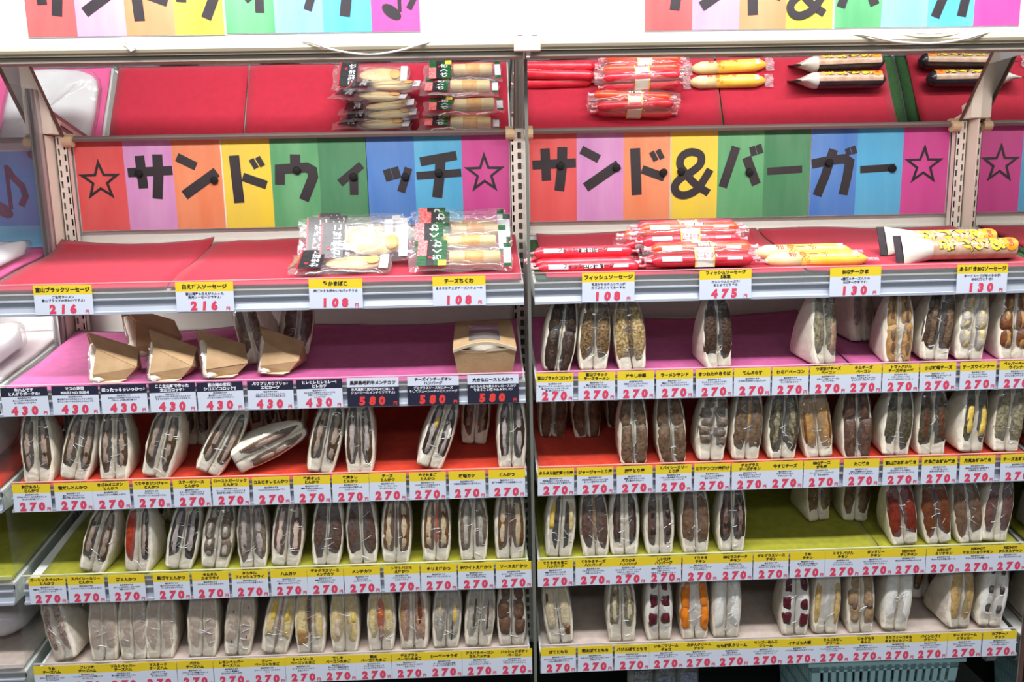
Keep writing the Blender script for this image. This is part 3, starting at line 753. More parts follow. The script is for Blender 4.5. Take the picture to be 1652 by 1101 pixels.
SANDWICHES = [
(2,'croquette',0.0455,0.009,8.9,0.0),
(2,'noodle',0.1086,0.009,9.3,0.0),
(2,'noodle_yellow',0.1773,0.009,-4.5,0.0),
(2,'soba',0.3271,0.009,3.4,7.2),
(2,'pale_strip',0.5127,0.009,7.6,16.8),
(2,'white_back',0.6259,0.110,7.8,15.0),
(2,'gyoza',0.6412,0.009,3.9,0.0),
(2,'mackerel',0.7065,0.009,13.1,4.8),
(2,'pale_lump',0.7681,0.009,10.5,0.0),
(2,'wiener',0.8443,0.009,5.0,0.0),
(3,'katsu',-0.8501,0.009,0.1,-3.0),
(3,'katsu',-0.7908,0.009,11.3,-3.0),
(3,'katsu',-0.7218,0.009,2.3,-4.8),
(3,'katsu',-0.6532,0.009,11.6,-7.2),
(3,'katsu',-0.6187,0.125,-1.5,-3.0),
(3,'katsu',-0.5631,0.009,25.3,-4.8),
(3,'katsu',-0.5043,0.158,-1.5,-3.0),
(3,'katsu',-0.4507,0.155,-1.4,-3.0),
(3,'katsu',-0.3701,0.009,11.1,-2.4),
(3,'katsu_saucy',-0.2993,0.009,-0.3,-1.8),
(3,'egg_katsu',-0.1798,0.009,19.7,-1.8),
(3,'katsu',-0.1015,0.097,5.7,0.0),
(3,'katsu_green',-0.0347,0.009,1.0,0.0),
(3,'karaage',0.0453,0.116,2.8,0.0),
(3,'karaage',0.1115,0.112,-0.8,0.0),
(3,'karaage',0.1778,0.144,2.7,0.0),
(3,'karaage',0.1803,0.009,2.1,1.2),
(3,'karaage',0.2506,0.009,-3.6,1.2),
(3,'cartilage',0.3161,0.009,10.1,1.8),
(3,'demi_cheese',0.3785,0.009,8.3,2.4),
(3,'sinew',0.4433,0.009,6.6,3.0),
(3,'barbecue',0.5116,0.009,-9.3,3.0),
(3,'takoyaki',0.5784,0.009,0.4,4.8),
(3,'okonomi',0.6471,0.009,9.2,6.0),
(3,'okonomi_red',0.7126,0.009,3.1,4.8),
(3,'okonomi_egg',0.7845,0.009,15.3,8.4),
(3,'okonomi_pale',0.8465,0.009,11.4,4.8),
(4,'katsu',-0.7799,0.009,13.1,-7.2),
(4,'chili_katsu',-0.6993,0.009,1.4,-8.4),
(4,'katsu',-0.7012,0.158,-3.5,-4.8),
(4,'sesame_katsu',-0.6280,0.009,10.3,-2.4),
(4,'oyster',-0.5652,0.009,7.8,-1.8),
(4,'fish_fry',-0.4969,0.009,-0.2,-1.8),
(4,'ham_cutlet',-0.4403,0.009,5.6,-1.8),
(4,'patty',-0.3682,0.009,3.1,-1.2),
(4,'patty',-0.3026,0.009,-2.0,-1.2),
(4,'shrimp',-0.2444,0.009,0.8,-1.2),
(4,'shrimp_chili',-0.1733,0.009,2.5,-0.6),
(4,'shrimp_white',-0.1067,0.009,1.2,0.0),
(4,'shrimp_sauce',-0.0414,0.009,1.6,0.0),
(4,'egg_patty',0.0463,0.009,4.8,0.0),
(4,'cheese_patty',0.1131,0.009,-0.3,0.0),
(4,'strips',0.1645,0.009,3.0,0.6),
(4,'mushroom',0.2283,0.009,1.5,1.2),
(4,'chicken',0.2934,0.009,0.6,1.8),
(4,'chicken_purple',0.3587,0.009,3.5,2.4),
(4,'chicken',0.5511,0.092,6.4,9.0),
(4,'chicken',0.6192,0.087,6.8,3.6),
(4,'red_chicken',0.6766,0.009,-11.0,1.8),
(4,'rust_chicken',0.7391,0.009,-11.0,1.8),
(4,'chicken',0.7976,0.009,-10.0,1.8),
(4,'patty_glossy',0.8401,0.009,12.6,1.2),
(5,'ham_speck',-0.8409,0.009,-16.9,-9.6),
(5,'ham',-0.7737,0.009,0.6,-4.8),
(5,'ham',-0.7210,0.009,-0.4,-4.8),
(5,'ham',-0.6748,0.009,2.2,-6.0),
(5,'ham',-0.5999,0.009,2.2,-4.8),
(5,'ham_pepper',-0.5380,0.009,5.6,-4.8),
(5,'egg_bacon',-0.4719,0.009,10.0,-3.6),
(5,'egg_meat',-0.4059,0.009,0.3,-3.6),
(5,'egg_pale',-0.3435,0.009,-0.6,-3.6),
(5,'egg_orange',-0.2787,0.009,0.4,-2.4),
(5,'demi_bacon',-0.2193,0.009,-3.7,-7.2),
(5,'caesar',-0.1620,0.009,4.8,-1.8),
(5,'asparagus',-0.1035,0.009,6.3,-1.2),
(5,'hash_potato',-0.0414,0.009,1.0,0.0),
(5,'potato_dark',0.0487,0.009,-5.6,0.0),
(5,'potato',0.1606,0.009,2.2,0.0),
(5,'strawberry',0.2286,0.009,2.9,0.6),
(5,'mandarin',0.2948,0.009,1.4,1.2),
(5,'cream_white',0.3522,0.009,4.9,1.2),
(5,'strawberry_dark',0.4801,0.009,3.6,2.4),
(5,'apple',0.5360,0.009,7.4,1.8),
(5,'anko',0.6032,0.009,1.3,1.8),
(5,'cream_white',0.6660,0.009,11.6,3.6),
(5,'fig_back',0.7618,0.090,12.6,6.0),
(5,'pineapple',0.7872,0.009,14.3,10.8),
(5,'cookie',0.8446,0.009,13.9,6.0),
]

ORD = ['first', 'second', 'third', 'fourth', 'fifth', 'sixth', 'seventh', 'eighth', 'ninth', 'tenth', 'eleventh', 'twelfth', 'thirteenth', 'fourteenth', 'fifteenth']
def price_cards():
    cnt = {}
    rc = random.Random(5)
    for s, x, wd, price, title, desc in CARDS:
        bay = 'left' if x < 0 else 'right'
        if s == 1:
            style, H0, H1 = 'yellow', 0.0015, 0.0505
        else:
            style, H0, H1 = {'430': 'navy_top', '580': 'navy_body'}.get(price, 'yellow'), 0.0012, 0.0502
        cnt[(s, bay)] = cnt.get((s, bay), 0) + 1
        topc = {'yellow': 'yellow-topped', 'navy_top': 'navy-topped', 'navy_body': 'navy'}[style]
        one = title.replace('|', '')
        t = thing('price_card', f'{topc} {price} yen price card titled {one}, {ORD[cnt[(s, bay)] - 1]} on the {SHELF_NAME[s]} shelf, {bay} bay', 'price card',
                  (x, -0.0062, Z0[s] + H0 + rc.uniform(0, 0.0005)), (-0.02, rc.uniform(-0.012, 0.012), 0), f'price cards on the {SHELF_NAME[s]} shelf rails')
        HH = H1 - H0
        band = 0.0158
        bodym = CARDN if style == 'navy_body' else CARDW
        bandm = {'yellow': CARDY, 'navy_top': CARDN, 'navy_body': CARDW}[style]
        put('card_body', shared(('body', wd, style), lambda: MB().box(-wd / 2, wd / 2, -0.0006, 0, 0, HH - band).mesh('card_body', bodym)), t)
        put('title_band', shared(('band', wd, style), lambda: MB().box(-wd / 2, wd / 2, -0.0006, 0, HH - band, HH).mesh('title_band', bandm)), t)
        yt = -0.0009
        tm = INKW if style == 'navy_top' else INK
        lines = title.split('|')
        if len(lines) == 1:
            sz, z = 0.0070, HH - 0.0108
        else:
            sz, z = 0.0063, HH - 0.0068
        if wd > 0.07 and s == 1:
            sz = 0.0082 if len(lines) == 1 else 0.0068
        put('title_lettering', text_mesh('\n'.join(lines), sz, 0.045, tm, line=1.06, maxw=wd * 0.93), t, (0, yt, z), UPRIGHT)
        dm = INKW if style == 'navy_body' else INKN
        dl = desc.split('|')
        dsz = 0.0033 if len(dl) == 3 and s > 1 else (0.0033 if len(dl) > 3 else 0.0052 if s == 1 or price == '580' else 0.0034)
        step = 0.0039 if dsz < 0.004 else 0.0056
        put('description_lettering', text_mesh('\n'.join(dl), dsz, 0.022, dm, line=step / dsz, maxw=wd * 0.94, res=1), t, (0, yt, HH - band - dsz - 0.0006), UPRIGHT)
        pm = REDINK if style == 'navy_body' else PINKINK
        sp = 0.0158 if s > 1 and wd < .07 else 0.0166
        for k, ch in enumerate(price):
            put('price_digit', text_mesh(ch, 0.0188, 0.07, pm, shear=0.05 if k != 1 else 0.12), t, ((k - 1) * sp - (0.0010 if s > 1 and wd < .07 else 0.0022), yt, 0.0030), UPRIGHT)
        put('yen_mark', text_mesh('円', 0.0066, 0.04, pm), t, (wd / 2 - (0.0050 if s > 1 and wd < .07 else 0.0065 if s > 1 else 0.0100), yt, 0.0024), UPRIGHT)
price_cards()

# ---------------------------------------------------------------- sandwiches
BREAD = mat('bread_white', (246, 238, 220), 0.8, c2=(236, 224, 200), scale=90, bump=0.25, bscale=320)
BREADP = mat('bread_pale', (240, 230, 212), 0.8, c2=(226, 212, 190), scale=70, bump=0.25, bscale=320)
def fm(name, c, c2, scale=160, bump=0.5, rough=0.45, bscale=260):
    return mat(name, c, rough, c2=c2, scale=scale, bump=bump, bscale=bscale)
F_ = {
 'coat': fm('cutlet_coating', (88, 66, 44), (62, 46, 30)), 'meat': fm('cutlet_meat', (174, 154, 138), (148, 128, 112), 120),
 'coatdark': fm('coating_dark', (62, 42, 32), (38, 28, 22)), 'meatgrey': fm('meat_grey', (186, 172, 164), (158, 146, 142), 120),
 'black': fm('sesame_black', (34, 28, 28), (64, 56, 54)), 'sauce': fm('brown_sauce', (128, 78, 34), (96, 56, 24)),
 'patty': fm('patty_brown', (102, 76, 64), (76, 54, 44)), 'pattyred': fm('patty_mauve', (112, 76, 68), (86, 56, 50)),
 'karaage': fm('fried_chicken', (124, 100, 76), (84, 64, 46), 120, 0.8), 'chicken': fm('chicken_brown', (122, 94, 72), (92, 66, 48), 110),
 'chickenp': fm('chicken_greyed', (134, 108, 100), (98, 72, 62), 110),
 'redc': fm('chilli_red', (134, 44, 18), (98, 26, 12), 110), 'rust': fm('rust_brown', (124, 64, 28), (92, 50, 26), 110),
 'chili': fm('chilli_sauce', (190, 66, 30), (150, 44, 20), 130), 'orange': fm('orange_sauce', (220, 110, 46), (196, 80, 30), 130),
 'egg': fm('egg_yellow', (222, 178, 58), (232, 204, 110), 110), 'eggw': fm('egg_salad', (226, 208, 160), (208, 176, 110), 110),
 'ham': fm('ham_pink', (214, 194, 174), (202, 176, 156), 130, 0.3), 'hamspeck': fm('ham_speckled', (206, 182, 164), (128, 78, 62), 210, 0.3),
 'bacon': fm('bacon', (160, 110, 88), (190, 156, 132), 150), 'green': fm('shredded_green', (126, 128, 72), (156, 150, 104), 200),
 'shrimp': fm('shrimp_cream', (206, 190, 160), (190, 166, 130), 140), 'rim': fm('rim_brown', (120, 80, 44), (92, 60, 34)),
 'white': fm('white_cream', (240, 236, 228), (228, 222, 212), 90, 0.3), 'palegrey': fm('pale_grey', (190, 182, 168), (160, 150, 136), 120),
 'berry': fm('strawberry', (98, 20, 34), (62, 12, 26), 150, 0.5, 0.3), 'mandarin': fm('mandarin', (230, 134, 28), (212, 108, 18), 90, 0.3, 0.3),
 'apple': fm('apple_yellow', (206, 178, 116), (188, 150, 84), 120), 'anko': fm('bean_paste', (106, 80, 66), (80, 58, 48), 140),
 'potato': fm('potato_cream', (214, 198, 166), (196, 176, 140), 120), 'brown': fm('potato_brown', (112, 80, 58), (84, 58, 44), 120),
 'pine': fm('pineapple', (206, 176, 116), (182, 142, 84), 120), 'cookie': fm('cookie_black', (52, 44, 44), (88, 78, 76), 130),
 'noodle': fm('noodle_brown', (142, 112, 72), (66, 46, 26), 260, 0.9), 'noodley': fm('noodle_yellow', (198, 176, 120), (120, 84, 44), 240, 0.9),
 'soba': fm('soba_dark', (84, 60, 42), (46, 32, 24), 240, 0.9), 'grey': fm('cartilage_grey', (128, 112, 96), (92, 78, 64), 120, 0.8),
 'mush': fm('okonomi_green', (92, 84, 62), (58, 52, 38), 160, 0.7), 'mushp': fm('okonomi_pale', (156, 146, 116), (96, 88, 66), 170, 0.7),
 'okred': fm('okonomi_red', (104, 62, 40), (70, 42, 28), 160, 0.7), 'tan': fm('cheese_tan', (184, 146, 92), (160, 116, 64), 120),
 'wien': fm('wiener_glaze', (128, 74, 36), (90, 48, 22), 120), 'dango': fm('potato_cake', (170, 142, 108), (140, 112, 82), 120),
}
# style -> (what it looks like, list of filling pieces). piece: (half, s, t, rs, rt, height mm, material, part name, [core])
def strips(m, core=None, rs=.62, rt=.37, n='cutlet', h=3.0, t=.535):
    return [(k, 0, t, min(.97, rs * 1.2), min(.415, rt * 1.08), h, m, n, core) for k in (0, 1)]
def lumps(m, n=3, rs=.62, name='filling_lump', core=None, h=5.0, jit=.1):
    return [(k, ((-1) ** i) * jit, .30 + (.50 / (n - 1 or 1)) * i, min(.9, rs * 1.2), .30 / (n - 1), h, m, name, core) for k in (0, 1) for i in range(n)]
STY = {
 'katsu': ('pork cutlet', strips('coat', 'meat')), 'katsu_saucy': ('brown-sauced cutlet', strips('coat', 'meatgrey') + [(2, 0, .5, .16, .30, 2.5, 'sauce', 'sauce', None)]),
 'egg_katsu': ('cutlet and boiled egg', strips('coatdark', 'meatgrey') + [(0, .15, .62, .36, .13, 4.5, 'egg', 'boiled_egg', None), (1, .2, .5, .3, .12, 4.5, 'white', 'boiled_egg', None)]),
 'katsu_green': ('cutlet with shredded greens', strips('coatdark', 'meatgrey') + [(2, 0, .52, .15, .34, 2.5, 'green', 'shredded_greens', None)]),
 'chili_katsu': ('red chilli cutlet', [(0, 0, .55, .72, .38, 4.0, 'chili', 'chilli_filling', None), (1, 0, .55, .62, .38, 3.0, 'coatdark', 'cutlet', 'meat')]),
 'sesame_katsu': ('black sesame cutlet', strips('black', 'meatgrey')), 'oyster': ('fried oyster', lumps('grey', 3, .6, 'fried_oyster', 'palegrey')),
 'fish_fry': ('pale fried fish', strips('grey', 'meatgrey', .74)), 'ham_cutlet': ('mauve ham cutlet', strips('pattyred', 'ham', .62)),
 'patty': ('brown minced patty', strips('patty', None, .66, n='patty')), 'patty_glossy': ('glossy mauve patty', strips('pattyred', None, .7, n='patty')),
 'shrimp': ('cream shrimp cutlet', strips('rim', 'shrimp', .68, n='shrimp_cutlet') + [(2, 0, .5, .13, .28, 2.5, 'sauce', 'sauce', None)]),
 'shrimp_chili': ('shrimp cutlet with orange chilli sauce', strips('rim', 'shrimp', .66, n='shrimp_cutlet') + [(2, 0, .55, .24, .28, 3.0, 'orange', 'chilli_sauce', None)]),
 'shrimp_white': ('pale white-sauced shrimp cutlet', strips('grey', 'palegrey', .70, n='shrimp_cutlet')),
 'shrimp_sauce': ('shrimp cutlet with brown sauce', strips('rim', 'shrimp', .64, n='shrimp_cutlet') + [(2, 0, .5, .22, .30, 3.0, 'sauce', 'sauce', None)]),
 'egg_patty': ('patty and yellow egg', [(0, .3, .5, .42, .37, 2.5, 'coatdark', 'patty', None), (1, -.3, .45, .40, .36, 2.5, 'coatdark', 'patty', None), (0, -.3, .60, .36, .22, 4.0, 'egg', 'egg_filling', None), (1, .3, .58, .36, .2, 4.0, 'eggw', 'egg_filling', None)]),
 'cheese_patty': ('brown patty and melted cheese', strips('patty', None, .74, n='patty') + [(2, 0, .56, .30, .33, 3.0, 'tan', 'melted_cheese', None)]),
 'strips': ('thin dark burger', strips('coatdark', 'patty', .46, n='patty')), 'mushroom': ('dark mushroom burger', strips('patty', None, .5, n='patty') + [(k, .1, t, .42, .07, 5.0, 'coatdark', 'mushroom', None) for k in (0, 1) for t in (.35, .6)]),
 'chicken': ('brown glazed chicken', strips('chicken', None, .72, .38, 'chicken_piece', 4.0)), 'chicken_purple': ('greyish glazed chicken', strips('coatdark', 'chickenp', .68, .38, 'chicken_piece', 4.0)),
 'red_chicken': ('deep red spicy chicken', strips('redc', None, .92, .42, 'chicken_piece', 4.0)), 'rust_chicken': ('rust-brown spicy chicken', strips('rust', None, .84, .40, 'chicken_piece', 4.0)),
 'ham': ('pale cheese and ham', strips('ham', None, .62, .38, 'ham_slice', 1.4)), 'ham_speck': ('speckled ham', strips('hamspeck', None, .52, .38, 'ham_slice', 1.6)),
 'ham_pepper': ('pinkish peppered ham', strips('ham', None, .72, .38, 'ham_slice', 1.8) + [(k, .1, t, .10, .022, 2.4, 'coatdark', 'pepper_speck', None) for k, t in ((0, .2), (1, .28), (0, .62), (1, .7))]),
 'egg_bacon': ('yellow egg and bacon', [(0, -.1, .55, .62, .34, 3.5, 'eggw', 'egg_filling', None), (0, .0, .62, .45, .18, 5.0, 'egg', 'egg_yolk', None), (1, .1, .55, .62, .34, 3.5, 'eggw', 'egg_filling', None), (1, -.1, .58, .42, .16, 5.0, 'egg', 'egg_yolk', None), (2, 0, .48, .16, .36, 3.0, 'bacon', 'bacon_strip', None)]),
 'egg_meat': ('orange meat sauce egg', [(0, 0, .5, .8, .40, 3.5, 'eggw', 'egg_filling', None), (1, .1, .52, .6, .36, 3.0, 'eggw', 'egg_filling', None), (2, -.1, .60, .30, .26, 4.0, 'rust', 'meat_sauce', None), (0, 0, .28, .72, .14, 4.5, 'tan', 'egg_yolk', None)]),
 'egg_pale': ('pale egg and ham', strips('eggw', None, .7, .38, 'egg_filling', 3.0) + [(1, .2, .55, .3, .12, 4.5, 'egg', 'egg_yolk', None), (0, 0, .4, .5, .2, 4.0, 'ham', 'ham_slice', None)]),
 'egg_orange': ('orange roe egg and bacon', [(2, 0, .54, .55, .24, 4.0, 'orange', 'roe_egg_filling', None), (0, 0, .56, .7, .36, 3.0, 'eggw', 'egg_filling', None), (1, 0, .56, .7, .36, 3.0, 'eggw', 'egg_filling', None), (2, 0, .28, .42, .12, 4.5, 'bacon', 'bacon_strip', None)]),
 'demi_bacon': ('brown-sauced bacon and egg', strips('bacon', None, .6, .40, 'bacon_strip', 3.0) + [(0, -.3, .5, .3, .3, 3.5, 'tan', 'egg_filling', None), (1, .1, .62, .42, .30, 4.0, 'rust', 'sauce', None)]),
 'caesar': ('pale caesar salad', strips('palegrey', None, .7, .38, 'salad_filling', 2.5) + [(1, 0, .55, .36, .18, 4.0, 'egg', 'cheese_piece', None), (0, 0, .6, .3, .15, 3.5, 'eggw', 'cheese_piece', None), (1, -.2, .3, .14, .2, 3.5, 'mush', 'lettuce', None)]),
 'asparagus': ('pale asparagus and bacon', strips('palegrey', None, .66, .38, 'salad_filling', 2.5) + [(0, .2, .5, .2, .30, 4.0, 'mush', 'asparagus_stalk', None), (1, .0, .5, .2, .30, 4.0, 'brown', 'bacon_strip', None)]),
 'hash_potato': ('brown hash potato', lumps('brown', 3, .66, 'hash_potato', None)),
 'potato_dark': ('potato cake with dark corners', strips('potato', None, .66, .34, 'potato_cake', 4.0, .58) + [(1, .1, .2, .5, .08, 5.0, 'sauce', 'sauce', None), (0, -.3, .72, .3, .1, 4.5, 'brown', 'sauce', None)]),
 'potato': ('pale potato cake', strips('mushp', 'potato', .62, .34, 'potato_cake', 4.0, .60)),
 'strawberry': ('strawberry and cream', strips('white', None, .86, .40, 'whipped_cream', 2.5) + [(k, .1 * (1 - 2 * k), t, .70, .11, 4.5, 'berry', 'strawberry', None) for k in (0, 1) for t in (.34, .60, .84)]),
 'strawberry_dark': ('dark strawberry and rice cake', strips('white', None, .86, .40, 'whipped_cream', 2.5) + [(k, -.15 * (1 - 2 * k), t, .66, .115, 4.5, 'berry', 'strawberry', None) for k in (0, 1) for t in (.26, .50, .76)]),
 'mandarin': ('orange mandarin and cream', [(2, 0, .55, .46, .38, 2.5, 'white', 'whipped_cream', None)] + [(k, .32 * (2 * k - 1), t, .66, .20, 4.5, 'mandarin', 'mandarin_segment', None) for k in (0, 1) for t in (.32, .66)]),
 'cream_white': ('plain white cream', strips('white', None, .72, .40, 'whipped_cream', 3.5)),
 'apple': ('yellow apple and cream', [(2, 0, .5, .46, .40, 3.0, 'white', 'whipped_cream', None)] + [(k, .42 * (2 * k - 1), .46, .40, .30, 3.5, 'apple', 'apple_filling', None) for k in (0, 1)]),
 'anko': ('lumpy potato cake and bean paste', lumps('dango', 3, .62, 'potato_cake', None) + [(k, 0, .42, .5, .06, 6.0, 'anko', 'bean_paste', None) for k in (0, 1)]),
 'fig_back': ('brown cream', strips('anko', 'tan', .6)), 'pineapple': ('tan pineapple and pastry', strips('pine', None, .74, .38, 'pineapple_filling', 3.0) + [(2, 0, .5, .22, .34, 3.6, 'white', 'whipped_cream', None)]),
 'cookie': ('white cream with black biscuit', strips('white', None, .84, .40, 'whipped_cream', 2.5) + [(k, .2 * (1 - 2 * k), t, .42, .075, 4.5, 'cookie', 'biscuit_piece', None) for k in (0, 1) for t in (.28, .55, .82)]),
 'croquette': ('dark brown croquette', lumps('coatdark', 2, .72, 'croquette', 'soba', 5.0, 0)), 'noodle': ('brown ramen noodle', strips('noodle', None, .84, .37, 'noodles', 4.0, .56)),
 'noodle_yellow': ('yellow ramen noodle', strips('noodley', None, .9, .38, 'noodles', 4.0, .54) + [(2, 0, .5, .34, .34, 5.0, 'noodle', 'pickled_ginger', None)]),
 'soba': ('dark soba noodle', strips('soba', None, .9, .40, 'noodles', 4.5, .56)), 'pale_strip': ('bacon and pickle', strips('mushp', None, .7, .38, 'pickle_filling', 3.0) + [(1, 0, .42, .4, .26, 4.0, 'bacon', 'bacon_strip', None)]),
 'white_back': ('pale', strips('palegrey', None, .5, .3, 'filling', 2.0)), 'gyoza': ('glazed dumpling', lumps('tan', 2, .62, 'dumpling', 'chicken', 5.0)),
 'mackerel': ('dark miso mackerel', strips('soba', 'karaage', .86, .38, 'mackerel_piece', 4.0)), 'pale_lump': ('pale grey sausage', lumps('palegrey', 3, .64, 'sausage_slice', 'eggw')),
 'wiener': ('brown glazed wiener', lumps('wien', 3, .66, 'wiener_slice', 'tan', 5.0)), 'karaage': ('fried chicken', lumps('karaage', 2, .72, 'fried_chicken', 'chicken', 6.0)),
 'cartilage': ('greyish fried cartilage', lumps('grey', 5, .78, 'fried_cartilage', None, 3.5, .2)), 'demi_cheese': ('brown chicken with tan cheese', strips('karaage', None, .78, .38, 'chicken_piece', 4.0) + [(2, 0, .58, .34, .34, 4.5, 'tan', 'melted_cheese', None)]),
 'sinew': ('grey-green beef sinew', strips('mush', 'mushp', .84, .40, 'beef_filling', 4.0)), 'barbecue': ('barbecued duck strips', strips('tan', None, .84, .38, 'duck_slice', 3.0) + [(k, .55 * (2 * k - 1), .45, .2, .26, 4.0, 'sauce', 'sauce', None) for k in (0, 1)]),
 'takoyaki': ('dark octopus ball', lumps('patty', 2, .8, 'octopus_ball', 'brown', 7.0)), 'okonomi': ('dark green savoury pancake', strips('mush', None, .66, .40, 'pancake_filling', 4.0)),
 'okonomi_red': ('reddish noodle pancake', strips('mush', 'okred', .84, .40, 'pancake_filling', 4.0)), 'okonomi_egg': ('yellow egg pancake', strips('mush', None, .66, .40, 'pancake_filling', 3.0) + [(k, 0, .45, .48, .26, 5.0, 'egg', 'egg_filling', None) for k in (0, 1)]),
 'okonomi_pale': ('mottled pale cheese pancake', strips('mushp', None, .8, .40, 'pancake_filling', 4.0)),
}
SH = 0.126
def sw(t):                     # width of the pack at height t
    return 0.0470 + 0.0125 * math.sin(math.pi * min(1, max(0.0, t * 0.98 + 0.02))) ** .55 - 0.0185 * max(0, t) ** 4
def sy(t):                     # front and back of the pack at height t
    z = SH * t
    yf = 0.30 * z - 0.006 * math.sin(math.pi * t) - 0.0065 * max(0.0, 1 - t / 0.15)
    yb = 0.070 - 0.026 * t ** 1.15 + 0.004 * math.sin(math.pi * t)
    return yf, yb
def sect(s_ang, t, xc, hw, grow=0.0, n=6.0, jit=0.0):
    yf, yb = sy(t)
    yf -= grow; yb += grow
    c, s_ = math.cos(s_ang), math.sin(s_ang)
    e = 2 / n
    x = xc + (hw + grow) * math.copysign(abs(c) ** e, c)
    y = (yf + yb) / 2 + (yb - yf) / 2 * math.copysign(abs(s_) ** e, s_)
    return x, y
def pod(half, R, grow=0.0):
    b = MB()
    T = [0.0, 0.012, 0.05, 0.14, 0.26, 0.4, 0.55, 0.7, 0.83, 0.93, 0.985, 1.0]
    NA = 22
    ph = R.uniform(0, 6.28)
    def P(u, v):
        t = T[int(round(v * (len(T) - 1)))]
        k = {0.0: .80, 0.012: .95, 0.985: .85, 1.0: .45}.get(t, 1.0)
        W = sw(t)
        if half is None:
            x, y = sect(2 * math.pi * u, t, 0.0, W / 2 * 1.0, grow, 4.0)
        else:
            x, y = sect(2 * math.pi * u, t, (half - .5) * W * 0.50, W / 4 * 1.0, 0.0, 6.0)
        yf, yb = sy(t)
        ym = (yf + yb) / 2
        j = 0.0007 * math.sin(7 * u * 6.28 + 9 * t + ph) + 0.0006 * math.sin(23 * t + 3 * u * 6.28 + ph * 2)
        xm = 0 if half is None else (half - .5) * W * 0.50
        return (xm + (x - xm) * k + j, ym + (y - ym) * (k if k > .6 else .7) + j, SH * t * (1 + (0.03 if grow else 0)) + (-0.0 if t > 0 else 0.0))
    b.grid(P, NA, len(T) - 1, close_u=True)
    n = NA
    L = len(b.v)
    b.f.append(tuple(range(n - 1, -1, -1))); b.m.append(0)
    b.f.append(tuple(range(L - n, L))); b.m.append(0)
    return b
def face_pt(half, s, t):
    W = sw(t)
    if half == 2:
        xc, hw = 0.0, W / 4
    else:
        xc, hw = (half - .5) * W * .5, W / 4
    yf, yb = sy(t)
    q = max(0.0, 1 - abs(min(1, abs(s))) ** 6.0) ** (1 / 6.0)
    y = (yf + yb) / 2 - (yb - yf) / 2 * q if half != 2 else yf + 0.0012
    return Vector((xc + hw * s, y, SH * t))
def piece(half, s, t, rs, rt, h, R, scale=1.0, extra=0.0):
    b = MB()
    NA, rings = 18, (0.0, 0.4, 0.72, 0.92, 1.0)
    ph = [R.uniform(0, 6.28) for _ in range(4)]
    def P(u, v):
        r = rings[int(round(v * 4))]
        a = 2 * math.pi * u
        wob = 1 + 0.07 * math.sin(3 * a + ph[0]) + 0.05 * math.sin(5 * a + ph[1])
        e = 0.6
        ca, sa = math.cos(a), math.sin(a)
        ss = s + rs * scale * r * wob * math.copysign(abs(ca) ** e, ca)
        tt = min(0.97, max(0.02, t + rt * scale * r * wob * math.copysign(abs(sa) ** e, sa)))
        p = face_pt(half, max(-.97, min(.97, ss)), tt)
        hh = (h * (1 - r ** 3) * (1 + .25 * math.sin(9 * tt * 3 + ph[2])) + extra) / 1000 - (0.0012 if r == 1.0 else 0)
        return (p.x, p.y - hh * 0.93, p.z + hh * 0.36)
    b.grid(P, NA, 4, close_u=True)
    return b
def film_wrapper(t, R, n=None):
    """clear film round the whole pack, with whitened crease ridges painted as glints across its cut face"""
    b = pod(None, R, 0.0024)
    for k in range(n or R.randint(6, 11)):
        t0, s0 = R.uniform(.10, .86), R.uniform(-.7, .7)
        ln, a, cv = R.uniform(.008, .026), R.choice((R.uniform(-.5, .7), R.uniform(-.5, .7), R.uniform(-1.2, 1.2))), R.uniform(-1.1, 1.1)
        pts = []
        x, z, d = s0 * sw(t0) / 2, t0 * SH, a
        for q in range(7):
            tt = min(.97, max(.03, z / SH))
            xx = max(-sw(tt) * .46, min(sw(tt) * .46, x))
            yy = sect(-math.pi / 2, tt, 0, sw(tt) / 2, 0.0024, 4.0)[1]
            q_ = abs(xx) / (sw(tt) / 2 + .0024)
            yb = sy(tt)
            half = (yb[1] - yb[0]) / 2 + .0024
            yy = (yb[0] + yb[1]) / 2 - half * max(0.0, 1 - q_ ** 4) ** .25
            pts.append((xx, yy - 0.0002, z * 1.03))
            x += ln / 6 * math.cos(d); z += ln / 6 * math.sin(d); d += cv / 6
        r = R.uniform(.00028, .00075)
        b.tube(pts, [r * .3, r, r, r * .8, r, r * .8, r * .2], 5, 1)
    return b.build('film_wrapper', [FILM, CREASE_GLINT], t, smooth=True)
